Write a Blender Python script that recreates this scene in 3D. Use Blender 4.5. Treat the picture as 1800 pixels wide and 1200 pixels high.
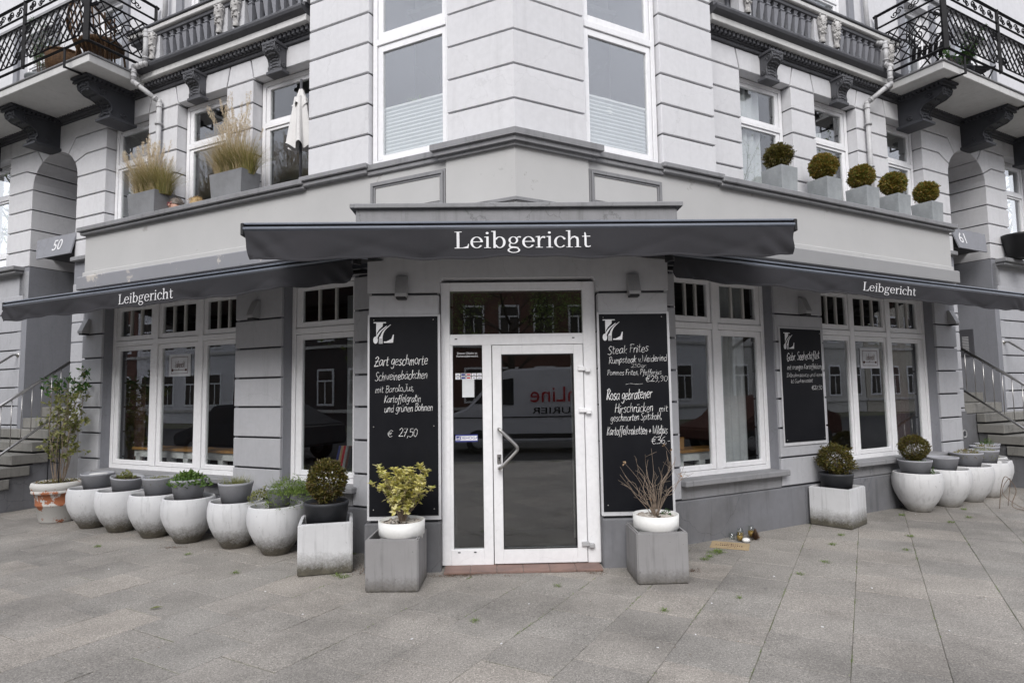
import bpy, bmesh, math, random
from mathutils import Vector, Matrix, noise as mnoise
# ---------------------------------------------------------------- scene, camera, light
for o in list(bpy.data.objects): bpy.data.objects.remove(o)
scene = bpy.context.scene
COL = scene.collection
R = math.radians
random.seed(7)

cam_d = bpy.data.cameras.new('camera'); cam = bpy.data.objects.new('camera', cam_d); COL.objects.link(cam)
cam_d.sensor_width = 36; cam_d.lens = 36 * 1091 / 1800.0; cam_d.clip_start = .05; cam_d.clip_end = 600
CP, CR = R(4.496), R(-.875)
fw = Vector((0, math.cos(CP), math.sin(CP))); up0 = Vector((0, -math.sin(CP), math.cos(CP))); rx = Vector((1, 0, 0))
rt = rx * math.cos(CR) + up0 * math.sin(CR); up = -rx * math.sin(CR) + up0 * math.cos(CR)
cam.matrix_world = Matrix((( rt.x, up.x, -fw.x, 0), (rt.y, up.y, -fw.y, 0), (rt.z, up.z, -fw.z, 1.65), (0, 0, 0, 1)))
scene.camera = cam

w = bpy.data.worlds.new('World'); scene.world = w; w.use_nodes = True
nt = w.node_tree; nt.nodes.clear()
sky = nt.nodes.new('ShaderNodeTexSky'); sky.sky_type = 'NISHITA'; sky.sun_disc = False
sky.sun_elevation = R(41); sky.sun_rotation = R(188); sky.air_density = 1.2; sky.dust_density = 4.0; sky.ozone_density = 1.0
hsv = nt.nodes.new('ShaderNodeHueSaturation'); hsv.inputs['Saturation'].default_value = .16
mixo = nt.nodes.new('ShaderNodeMix'); mixo.data_type = 'RGBA'; mixo.inputs[0].default_value = .62
mixo.inputs[7].default_value = (10.3, 10.5, 11.6, 1)          # even cloud deck
tcs = nt.nodes.new('ShaderNodeTexCoord'); ncl = nt.nodes.new('ShaderNodeTexNoise'); ncl.inputs['Scale'].default_value = 2.2; ncl.inputs['Detail'].default_value = 5
mr = nt.nodes.new('ShaderNodeMapRange'); mr.inputs[1].default_value = .3; mr.inputs[2].default_value = .7; mr.inputs[3].default_value = .82; mr.inputs[4].default_value = 1.12
mul = nt.nodes.new('ShaderNodeMix'); mul.data_type = 'RGBA'; mul.blend_type = 'MULTIPLY'; mul.inputs[0].default_value = 1
bg = nt.nodes.new('ShaderNodeBackground'); bg.inputs['Strength'].default_value = .12
wo = nt.nodes.new('ShaderNodeOutputWorld')
nt.links.new(sky.outputs[0], hsv.inputs['Color']); nt.links.new(hsv.outputs[0], mixo.inputs[6])
nt.links.new(tcs.outputs['Generated'], ncl.inputs['Vector']); nt.links.new(ncl.outputs[0], mr.inputs[0])
nt.links.new(mixo.outputs[2], mul.inputs[6]); nt.links.new(mr.outputs[0], mul.inputs[7])
nt.links.new(mul.outputs[2], bg.inputs[0]); nt.links.new(bg.outputs[0], wo.inputs[0])

sun_d = bpy.data.lights.new('sun', 'SUN'); sun_d.energy = 1.5; sun_d.angle = R(34); sun_d.color = (1, .97, .93)
sun = bpy.data.objects.new('sun', sun_d); COL.objects.link(sun)
el, az = R(41), R(188)
sd = Vector((math.sin(az) * math.cos(el), math.cos(az) * math.cos(el), math.sin(el)))
sun.rotation_euler = sd.to_track_quat('Z', 'Y').to_euler(); sun.location = (0, -20, 30)

vs = scene.view_settings; scene.display_settings.display_device = 'sRGB'
vs.view_transform = 'Standard'; vs.look = 'None'; vs.gamma = 1; vs.use_curve_mapping = False; vs.exposure = 0.5
scene.render.engine = 'CYCLES'
scene.cycles.max_bounces = 8; scene.cycles.transparent_max_bounces = 16

# ---------------------------------------------------------------- frames (x along the wall, y into the wall, z up)
def frame(ox, oy, deg): return Matrix.Translation((ox, oy, 0)) @ Matrix.Rotation(R(deg), 4, 'Z')
FL = frame(-1.575, 6.577, -26.3); FR = frame(1.879, 6.76, 28.47); FD = frame(.047, 5.885, 1.55)
I4 = Matrix.Identity(4)
def T(x, y, z): return Matrix.Translation((x, y, z))
def RZ(d): return Matrix.Rotation(R(d), 4, 'Z')
def RX(d): return Matrix.Rotation(R(d), 4, 'X')
def RY(d): return Matrix.Rotation(R(d), 4, 'Y')

# ---------------------------------------------------------------- materials
MATS = {}
def newmat(name):
    m = bpy.data.materials.new(name); m.use_nodes = True; n = m.node_tree; n.nodes.clear()
    out = n.nodes.new('ShaderNodeOutputMaterial'); p = n.nodes.new('ShaderNodeBsdfPrincipled')
    n.links.new(p.outputs[0], out.inputs[0]); MATS[name] = m
    return m, n, p, out
def c4(c): return (c[0], c[1], c[2], 1) if not isinstance(c, (int, float)) else (c, c, c, 1)
def noise_node(n, scale, detail=5, rough=.55, coord='Object', vec=None):
    t = n.nodes.new('ShaderNodeTexNoise'); t.inputs['Scale'].default_value = scale; t.inputs['Detail'].default_value = detail
    t.inputs['Roughness'].default_value = rough
    if vec is None:
        tc = n.nodes.new('ShaderNodeTexCoord'); vec = tc.outputs[coord]
    n.links.new(vec, t.inputs['Vector']); return t
def ramp(n, fac, stops):
    r = n.nodes.new('ShaderNodeValToRGB'); e = r.color_ramp.elements
    while len(e) < len(stops): e.new(.5)
    for k, (p, c) in enumerate(stops): e[k].position = p; e[k].color = c4(c)
    n.links.new(fac, r.inputs[0]); return r
def mixc(n, fac, a, b, blend='MIX'):
    m = n.nodes.new('ShaderNodeMix'); m.data_type = 'RGBA'; m.blend_type = blend
    for s, v in ((0, fac), (6, a), (7, b)):
        if hasattr(v, 'links') or hasattr(v, 'is_linked'): n.links.new(v, m.inputs[s])
        elif s == 0: m.inputs[0].default_value = v
        else: m.inputs[s].default_value = c4(v)
    return m.outputs[2]
def bumpn(n, p, h, strength, dist=.01):
    b = n.nodes.new('ShaderNodeBump'); b.inputs['Strength'].default_value = strength; b.inputs['Distance'].default_value = dist
    n.links.new(h, b.inputs['Height']); n.links.new(b.outputs[0], p.inputs['Normal'])
def pm(name, a, b=None, scale=2.5, lo=.35, hi=.65, rough=.7, bump=.15, bscale=90, metal=0, spec=.4, bdist=.004, streak=0):
    m, n, p, o = newmat(name)
    b = b if b is not None else tuple(x * .86 for x in (a if not isinstance(a, float) else (a, a, a)))
    t = noise_node(n, scale, 7, .6); r = ramp(n, t.outputs[0], [(lo, b), (hi, a)])
    t3 = noise_node(n, scale * 14, 4); f = ramp(n, t3.outputs[0], [(.3, .93), (.7, 1.0)])
    oi = n.nodes.new('ShaderNodeObjectInfo'); mv = n.nodes.new('ShaderNodeMapRange'); n.links.new(oi.outputs['Random'], mv.inputs[0]); mv.inputs[3].default_value = .955; mv.inputs[4].default_value = 1.02
    c_ = mixc(n, 1, mixc(n, 1, r.outputs[0], f.outputs[0], 'MULTIPLY'), mv.outputs[0], 'MULTIPLY')
    if streak:
        tc = n.nodes.new('ShaderNodeTexCoord'); mp = n.nodes.new('ShaderNodeMapping'); mp.inputs['Scale'].default_value = (9, 9, .7); n.links.new(tc.outputs['Object'], mp.inputs[0])
        s1 = noise_node(n, 1.0, 7, .7, vec=mp.outputs[0]); r1 = ramp(n, s1.outputs[0], [(.30, 1 - streak * 1.6), (.48, 1.0)])
        s2 = noise_node(n, .8, 8, .68); r2 = ramp(n, s2.outputs[0], [(.34, 1 - streak), (.52, 1.0)])
        vo = n.nodes.new('ShaderNodeTexVoronoi'); vo.feature = 'DISTANCE_TO_EDGE'; vo.inputs['Scale'].default_value = 1.1
        wv = noise_node(n, 3.0, 5, .6); mw = mixc(n, .22, tc.outputs['Object'], wv.outputs[1]); n.links.new(mw, vo.inputs['Vector'])
        ck = ramp(n, vo.outputs['Distance'], [(.0, 1 - streak * 2.2), (.004, 1.0)])
        c_ = mixc(n, 1, mixc(n, 1, mixc(n, 1, c_, r1.outputs[0], 'MULTIPLY'), r2.outputs[0], 'MULTIPLY'), ck.outputs[0], 'MULTIPLY')
    n.links.new(c_, p.inputs['Base Color'])
    p.inputs['Roughness'].default_value = rough; p.inputs['Metallic'].default_value = metal; p.inputs['Specular IOR Level'].default_value = spec
    if bump:
        t2 = noise_node(n, bscale, 4); bumpn(n, p, t2.outputs[0], bump, bdist)
    return m
def g(v, b=0.0): return (v * (1 - b * .3), v, v * (1 + b))
UP = pm('stucco_light', (.65, .65, .67), (.61, .61, .63), 1.2, .3, .7, .8, .08, 140, streak=0.045)
BLK = pm('stucco_grey', (.44, .444, .468), (.40, .404, .428), 1.2, .3, .7, .75, .12, 140, streak=0.07)
PORT = pm('stucco_portal', (.57, .573, .592), (.51, .512, .535), 1.2, .3, .7, .75, .1, 140, streak=0.07)
REV = pm('paint_blue_grey', (.245, .25, .275), (.22, .225, .247), 1.5, .3, .7, .7, .12, 120, streak=0.07)
PLN = pm('plinth_render', (.19, .193, .21), (.14, .14, .145), 1.1, .35, .62, .75, .35, 220, bdist=.006, streak=0.16)
JNT = pm('joint_dark', (.075, .076, .085), (.06, .06, .068), 3, rough=.8)
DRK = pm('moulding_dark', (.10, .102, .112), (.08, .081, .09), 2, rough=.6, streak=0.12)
DRKC = pm('console_dark', (.055, .057, .066), (.04, .042, .05), 3, rough=.6)
MID = pm('ledge_grey', (.27, .272, .285), (.225, .225, .232), 1.4, .3, .7, .6, .15, 60, streak=0.16)
WFR = pm('window_white', (.84, .84, .855), (.81, .81, .83), 1.5, .3, .7, .38, .03, 200, spec=.5, streak=0.035)
WMUL = pm('cream_bar', (.55, .54, .52), (.48, .47, .45), 2, rough=.5)
ORN = pm('ornament_white', (.52, .51, .50), (.28, .27, .265), 16, .35, .6, .8, .6, 60)
SLABW = pm('balcony_white', (.62, .615, .61), (.55, .55, .54), 1.5, rough=.7, streak=0.06)
BLACK = pm('wrought_iron', (.012, .012, .014), (.018, .018, .02), 6, rough=.6, spec=.15)
STEEL = pm('brushed_steel', (.55, .54, .52), (.45, .44, .43), 8, rough=.28, metal=1)
BOARD = pm('blackboard', (.006, .0065, .009), (.010, .0105, .013), 2.5, .35, .7, .45, .03, 60, spec=.12)
CHALK = pm('chalk_white', (.80, .80, .80), (.55, .55, .56), 40, .3, .6, .9, 0)
PRINT = pm('print_white', (.78, .78, .80), (.72, .72, .74), 5, rough=.6, bump=0)
AWN = pm('awning_fabric', (.031, .030, .035), (.023, .023, .027), 1.6, .3, .7, .85, .2, 9, bdist=.01)
AWM = pm('awning_metal', (.055, .06, .075), (.045, .05, .06), 3, rough=.3, spec=.6, bump=0)
AWB = pm('awning_black', (.015, .015, .017), rough=.5, bump=0)
AWL = pm('awning_lip', (.17, .19, .23), (.14, .155, .19), 3, rough=.25, spec=.7, bump=0)
LAMP = pm('lamp_grey', (.42, .42, .43), (.36, .36, .37), 4, rough=.4, bump=0)
POTG = pm('pot_grey', (.36, .368, .40), (.31, .315, .34), 5, rough=.6)
POTD = pm('pot_anthracite', (.035, .037, .043), (.028, .03, .035), 5, rough=.55)
POTW = pm('pot_white', (.78, .78, .77), (.72, .72, .70), 3, rough=.5, bump=.02)
SOIL = pm('soil', (.03, .022, .015), (.06, .045, .03), 40, rough=.95, bump=1, bscale=80, bdist=.02)
PEB = pm('pebble', (.6, .58, .54), (.25, .2, .16), 5, rough=.7)
ZINC = pm('planter_zinc', (.22, .225, .235), (.17, .173, .18), 4, rough=.65)
CONC = pm('planter_concrete', (.33, .35, .36), (.24, .255, .265), 5, rough=.7)
STEP = pm('step_stone', (.26, .252, .235), (.20, .195, .18), 3, rough=.8, bump=.3, streak=0.2)
PIPE = pm('pipe_white', (.50, .50, .51), (.40, .40, .405), 6, rough=.5)
BRN = pm('house_door', (.05, .045, .035), (.03, .028, .022), 3, rough=.4)
WOOD = pm('bench_wood', (.45, .24, .08), (.33, .16, .05), 6, rough=.5)
WICK = pm('wicker', (.16, .085, .035), (.07, .035, .015), 30, rough=.7, bump=.8, bscale=120, bdist=.01)
TERR = pm('threshold_terracotta', (.24, .155, .13), (.17, .115, .10), 4, rough=.7)
ROOM = pm('room_dark', (.075, .066, .056), (.04, .036, .032), 1.2, rough=.9, bump=0)
ROOMR = pm('room_red', (.07, .025, .022), (.04, .018, .016), 1.5, rough=.9, bump=0)
RMUP = pm('room_upper', (.30, .30, .31), (.22, .22, .23), .8, rough=.9, bump=0)
CURT = pm('curtain', (.62, .63, .66), (.50, .51, .54), 3, rough=.95, bump=0)
BLIND = pm('pleated_blind', (.68, .70, .72), (.60, .62, .64), 2, rough=.9, bump=0)
ASPH = pm('asphalt', (.06, .06, .062), (.045, .045, .047), 3, rough=.9, bump=.5, bscale=150)
BRK = pm('brick_red', (.16, .085, .065), (.11, .06, .048), 1.2, rough=.9)
STUCO = pm('stucco_cream', (.52, .49, .42), (.45, .42, .36), 1.0, rough=.9)
ROOFM = pm('roof_dark', (.05, .045, .045), rough=.8)
VANW = pm('van_white', (.62, .62, .64), (.58, .58, .6), 1, rough=.25, bump=0, spec=.6)
TYRE = pm('tyre', (.015, .015, .016), rough=.8)
REDP = pm('print_red', (.45, .02, .03), (.42, .02, .03), 5, rough=.5, bump=0)
NAVY = pm('print_navy', (.03, .04, .2), (.03, .04, .2), 5, rough=.5, bump=0)
CARD = pm('cardboard', (.42, .32, .19), (.36, .27, .16), 9, rough=.9)
INK = pm('ink_dark', (.10, .04, .03), (.07, .03, .025), 20, rough=.9, bump=0)
SKIN = pm('skin', (.55, .33, .25), (.48, .27, .2), 8, rough=.6)
HAIRB = pm('hair_blond', (.42, .30, .15), (.3, .2, .09), 30, rough=.7)
HAIRG = pm('hair_grey', (.22, .19, .17), (.14, .12, .1), 30, rough=.7)
CLOTH = pm('dark_cloth', (.04, .045, .07), rough=.9)
PARA = pm('parasol_cloth', (.66, .65, .64), (.6, .59, .58), 4, rough=.9)
TWIG = pm('twig', (.20, .15, .115), (.12, .09, .07), 20, rough=.9)
TWIGG = pm('twig_grey', (.33, .26, .20), (.22, .17, .13), 20, rough=.9)
BARK = pm('bark', (.07, .055, .04), (.04, .032, .025), 10, rough=.95, bump=.8, bscale=30, bdist=.02)

def glass(name, k=1.9, tint=.93):
    m = bpy.data.materials.new(name); m.use_nodes = True; n = m.node_tree; n.nodes.clear()
    out = n.nodes.new('ShaderNodeOutputMaterial'); tr = n.nodes.new('ShaderNodeBsdfTransparent'); tr.inputs[0].default_value = (tint * .985, tint, tint * .99, 1)
    gl = n.nodes.new('ShaderNodeBsdfGlossy'); gl.inputs['Roughness'].default_value = .0; gl.inputs[0].default_value = (.96, .97, 1, 1)
    fr = n.nodes.new('ShaderNodeLayerWeight'); fr.inputs[0].default_value = .5
    pw = n.nodes.new('ShaderNodeMath'); pw.operation = 'POWER'; pw.inputs[1].default_value = 4.6; n.links.new(fr.outputs['Facing'], pw.inputs[0])
    mu = n.nodes.new('ShaderNodeMath'); mu.operation = 'MULTIPLY_ADD'; mu.inputs[1].default_value = .95 * k; mu.inputs[2].default_value = .046 * k; mu.use_clamp = True
    t = noise_node(n, 1.3, 2); b = n.nodes.new('ShaderNodeBump'); b.inputs['Strength'].default_value = .02; b.inputs['Distance'].default_value = .02
    n.links.new(t.outputs[0], b.inputs['Height']); n.links.new(b.outputs[0], gl.inputs['Normal'])
    mx = n.nodes.new('ShaderNodeMixShader')
    n.links.new(pw.outputs[0], mu.inputs[0]); n.links.new(mu.outputs[0], mx.inputs[0]); n.links.new(tr.outputs[0], mx.inputs[1]); n.links.new(gl.outputs[0], mx.inputs[2])
    n.links.new(mx.outputs[0], out.inputs[0]); MATS[name] = m; return m
GLS = glass('pane_glass', 1.6); GLB = glass('bay_glass', 3.3); GLD = glass('pane_glass_dark', 2.3, .75)
GLJ = glass('jar_glass', 1.0, .93)

def leafmat(name, cols, trans=.25, rough=.5):
    m, n, p, o = newmat(name)
    gi = n.nodes.new('ShaderNodeNewGeometry')
    k = len(cols); r = ramp(n, gi.outputs['Random Per Island'], [(i / max(1, k - 1), c) for i, c in enumerate(cols)])
    n.links.new(r.outputs[0], p.inputs['Base Color']); p.inputs['Roughness'].default_value = rough
    tr = n.nodes.new('ShaderNodeBsdfTranslucent'); n.links.new(r.outputs[0], tr.inputs[0])
    mx = n.nodes.new('ShaderNodeMixShader'); mx.inputs[0].default_value = trans
    n.links.new(p.outputs[0], mx.inputs[1]); n.links.new(tr.outputs[0], mx.inputs[2]); n.links.new(mx.outputs[0], o.inputs[0]); return m
LBOX = leafmat('leaf_box', [(.035, .04, .008), (.09, .085, .014), (.15, .13, .02), (.10, .055, .02), (.06, .07, .012)])
LBOXB = leafmat('leaf_box_bronze', [(.12, .09, .02), (.24, .14, .025), (.15, .16, .025), (.08, .12, .02), (.34, .20, .04), (.17, .20, .035)])
LYEL = leafmat('leaf_variegated', [(.58, .52, .12), (.70, .64, .28), (.46, .44, .08), (.76, .70, .38), (.28, .32, .05)], .3)
LGRN = leafmat('leaf_green', [(.05, .11, .02), (.09, .17, .03), (.13, .2, .04)], .3)
LDRK = leafmat('leaf_dark_green', [(.02, .07, .01), (.04, .11, .015), (.06, .13, .02)], .25)
LPAL = leafmat('leaf_pale', [(.16, .18, .04), (.26, .26, .09), (.11, .14, .03), (.36, .35, .16)], .3)
LMOS = leafmat('leaf_moss', [(.14, .16, .03), (.22, .20, .04), (.20, .12, .03), (.09, .12, .02)], .2)
LDRY = leafmat('leaf_dry', [(.42, .28, .16), (.5, .36, .22), (.3, .17, .09)], .3)
GRST = leafmat('grass_straw', [(.50, .40, .23), (.58, .48, .30), (.40, .30, .15)], .3)
GRSG = leafmat('grass_green', [(.20, .20, .04), (.30, .26, .08), (.40, .32, .15), (.13, .15, .03), (.46, .38, .22)], .3)
PLUME = leafmat('grass_plume', [(.62, .52, .38), (.72, .63, .49), (.52, .42, .29)], .35)
DEBR = leafmat('debris', [(.10, .05, .03), (.16, .09, .05), (.06, .035, .02)], .1)
SPRG = leafmat('leaf_spring', [(.14, .22, .04), (.20, .28, .06), (.09, .15, .03)], .35)

# weathered surfaces
def aged(name, base, dirt, thr=.62):
    m, n, p, o = newmat(name)
    a = noise_node(n, 1.1, 8, .65); b = noise_node(n, 6, 8, .7); c = noise_node(n, 2.2, 8, .75)
    col = ramp(n, a.outputs[0], [(.3, tuple(x * .9 for x in base)), (.7, base)])
    crk = ramp(n, b.outputs[0], [(.27, .72), (.36, 1.0)])
    col = mixc(n, 1, col.outputs[0], crk.outputs[0], 'MULTIPLY')
    msk = ramp(n, c.outputs[0], [(thr, 0.0), (thr + .03, 1.0)])
    n.links.new(mixc(n, msk.outputs[0], col, dirt), p.inputs['Base Color']); p.inputs['Roughness'].default_value = .8
    t = noise_node(n, 110, 4); bumpn(n, p, t.outputs[0], .2, .004); return m
PARP = aged('parapet_paint', (.47, .468, .465), (.34, .33, .32), .63)
BAND = aged('band_paint', (.25, .254, .275), (.46, .43, .40), .60)
BANDR = aged('band_paint_light', (.30, .30, .305), (.36, .36, .36), .66)

def grimy(name, base, dirt, h, wid, nz=9.0):
    m, n, p, o = newmat(name)
    tc = n.nodes.new('ShaderNodeTexCoord'); sx = n.nodes.new('ShaderNodeSeparateXYZ'); n.links.new(tc.outputs['Object'], sx.inputs[0])
    a = noise_node(n, nz, 9, .8); a2 = noise_node(n, nz * 5, 6, .8)
    av = n.nodes.new('ShaderNodeMath'); av.operation = 'ADD'; n.links.new(a.outputs[0], av.inputs[0]); n.links.new(a2.outputs[0], av.inputs[1])
    ms = n.nodes.new('ShaderNodeMath'); ms.operation = 'MULTIPLY_ADD'
    n.links.new(av.outputs[0], ms.inputs[0]); ms.inputs[1].default_value = wid * 2.2
    n.links.new(sx.outputs[2], ms.inputs[2])
    mp = n.nodes.new('ShaderNodeMapRange'); n.links.new(ms.outputs[0], mp.inputs[0])
    mp.inputs[1].default_value = h + wid * 2.2 - .06; mp.inputs[2].default_value = h + wid * 2.2 + .10; mp.inputs[3].default_value = 1; mp.inputs[4].default_value = 0
    b = noise_node(n, 3, 6, .6); bc = ramp(n, b.outputs[0], [(.3, tuple(x * .86 for x in base)), (.65, base)])
    d = noise_node(n, 14, 7, .7); dc = ramp(n, d.outputs[0], [(.3, tuple(x * .45 for x in dirt)), (.7, dirt)])
    mpp = n.nodes.new('ShaderNodeMapping'); mpp.inputs['Scale'].default_value = (22, 22, 1.6); n.links.new(tc.outputs['Object'], mpp.inputs[0])
    sk = noise_node(n, 1.0, 6, .65, vec=mpp.outputs[0]); sr = ramp(n, sk.outputs[0], [(.33, .80), (.47, 1.0)]); sp_ = noise_node(n, 38, 3, .6); sq = ramp(n, sp_.outputs[0], [(.27, .55), (.31, 1.0)])
    bcm = mixc(n, 1, mixc(n, 1, bc.outputs[0], sr.outputs[0], 'MULTIPLY'), sq.outputs[0], 'MULTIPLY')
    n.links.new(mixc(n, mp.outputs[0], bcm, dc.outputs[0]), p.inputs['Base Color']); p.inputs['Roughness'].default_value = .6
    t = noise_node(n, 60, 5); bumpn(n, p, t.outputs[0], .2, .004); return m
BOWL = grimy('bowl_white', (.62, .625, .64), (.13, .115, .09), .13, .10)
BOWLR = grimy('bowl_white_clean', (.62, .62, .63), (.22, .20, .165), .045, .05)
CUBW = grimy('cube_white', (.62, .625, .64), (.11, .10, .075), .11, .075, 10)
CUBG = grimy('cube_slate', (.27, .265, .268), (.08, .068, .05), .03, .07, 9)

def terracotta():
    m, n, p, o = newmat('peeling_terracotta')
    tc = n.nodes.new('ShaderNodeTexCoord'); sx = n.nodes.new('ShaderNodeSeparateXYZ'); n.links.new(tc.outputs['Object'], sx.inputs[0])
    a = noise_node(n, 7, 9, .7)
    mp = n.nodes.new('ShaderNodeMapRange'); n.links.new(sx.outputs[2], mp.inputs[0]); mp.inputs[1].default_value = .05; mp.inputs[2].default_value = .17; mp.inputs[3].default_value = .10; mp.inputs[4].default_value = -.07
    d_ = n.nodes.new('ShaderNodeMath'); d_.operation = 'SUBTRACT'; n.links.new(sx.outputs[2], d_.inputs[0]); d_.inputs[1].default_value = .32
    ab = n.nodes.new('ShaderNodeMath'); ab.operation = 'ABSOLUTE'; n.links.new(d_.outputs[0], ab.inputs[0]); n.links.new(ab.outputs[0], mp.inputs[0])
    ad = n.nodes.new('ShaderNodeMath'); ad.operation = 'ADD'; n.links.new(a.outputs[0], ad.inputs[0]); n.links.new(mp.outputs[0], ad.inputs[1])
    msk = ramp(n, ad.outputs[0], [(.53, 0.0), (.56, 1.0)])
    n.links.new(mixc(n, msk.outputs[0], (.55, .54, .52), (.36, .13, .06)), p.inputs['Base Color']); p.inputs['Roughness'].default_value = .85
    t = noise_node(n, 40, 6); bumpn(n, p, t.outputs[0], .5, .01); return m
TCOT = terracotta()

def paving():
    m, n, p, o = newmat('granite_paving')
    tc = n.nodes.new('ShaderNodeTexCoord'); gm = n.nodes.new('ShaderNodeNewGeometry'); oi = n.nodes.new('ShaderNodeObjectInfo')
    ad = n.nodes.new('ShaderNodeMath'); ad.operation = 'ADD'; n.links.new(gm.outputs['Random Per Island'], ad.inputs[0]); n.links.new(oi.outputs['Random'], ad.inputs[1])
    fr = n.nodes.new('ShaderNodeMath'); fr.operation = 'FRACT'; n.links.new(ad.outputs[0], fr.inputs[0])
    base = ramp(n, fr.outputs[0], [(0, (.225, .212, .194)), (.4, (.270, .250, .226)), (.7, (.248, .235, .216)), (1, (.298, .272, .242))])
    pos = gm.outputs['Position']
    sp = noise_node(n, 105, 3, .75, vec=pos); s1 = ramp(n, sp.outputs[0], [(.32, .25), (.43, .9), (.56, 1.05), (.66, 1.9)])
    sp2 = noise_node(n, 45, 3, .6, vec=pos); s2 = ramp(n, sp2.outputs[0], [(.3, .78), (.7, 1.2)])
    st = noise_node(n, 1.1, 7, .7, vec=pos); s3 = ramp(n, st.outputs[0], [(.3, .76), (.6, 1.08)])
    c = mixc(n, 1, base.outputs[0], s1.outputs[0], 'MULTIPLY'); c = mixc(n, 1, c, s2.outputs[0], 'MULTIPLY'); c = mixc(n, 1, c, s3.outputs[0], 'MULTIPLY')
    vg = n.nodes.new('ShaderNodeTexVoronoi'); vg.inputs['Scale'].default_value = 3.2; n.links.new(pos, vg.inputs['Vector']); gm_ = ramp(n, vg.outputs['Distance'], [(.045, .62), (.06, 1.0)]); c = mixc(n, .8, c, gm_.outputs[0], 'MULTIPLY')
    st2 = noise_node(n, .45, 8, .72, vec=pos); s4 = ramp(n, st2.outputs[0], [(.38, .74), (.52, 1.05)]); c = mixc(n, 1, c, s4.outputs[0], 'MULTIPLY')
    n.links.new(c, p.inputs['Base Color']); p.inputs['Roughness'].default_value = .75; bumpn(n, p, sp.outputs[0], .5, .004); return m
PAVE = paving()
def jointbase():
    m, n, p, o = newmat('joint_soil'); gm = n.nodes.new('ShaderNodeNewGeometry')
    a = noise_node(n, 1.6, 5, .6, vec=gm.outputs['Position']); r = ramp(n, a.outputs[0], [(.46, (.15, .138, .118)), (.58, (.085, .11, .03))])
    n.links.new(r.outputs[0], p.inputs['Base Color']); p.inputs['Roughness'].default_value = .95; return m
JSOIL = jointbase()

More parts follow.
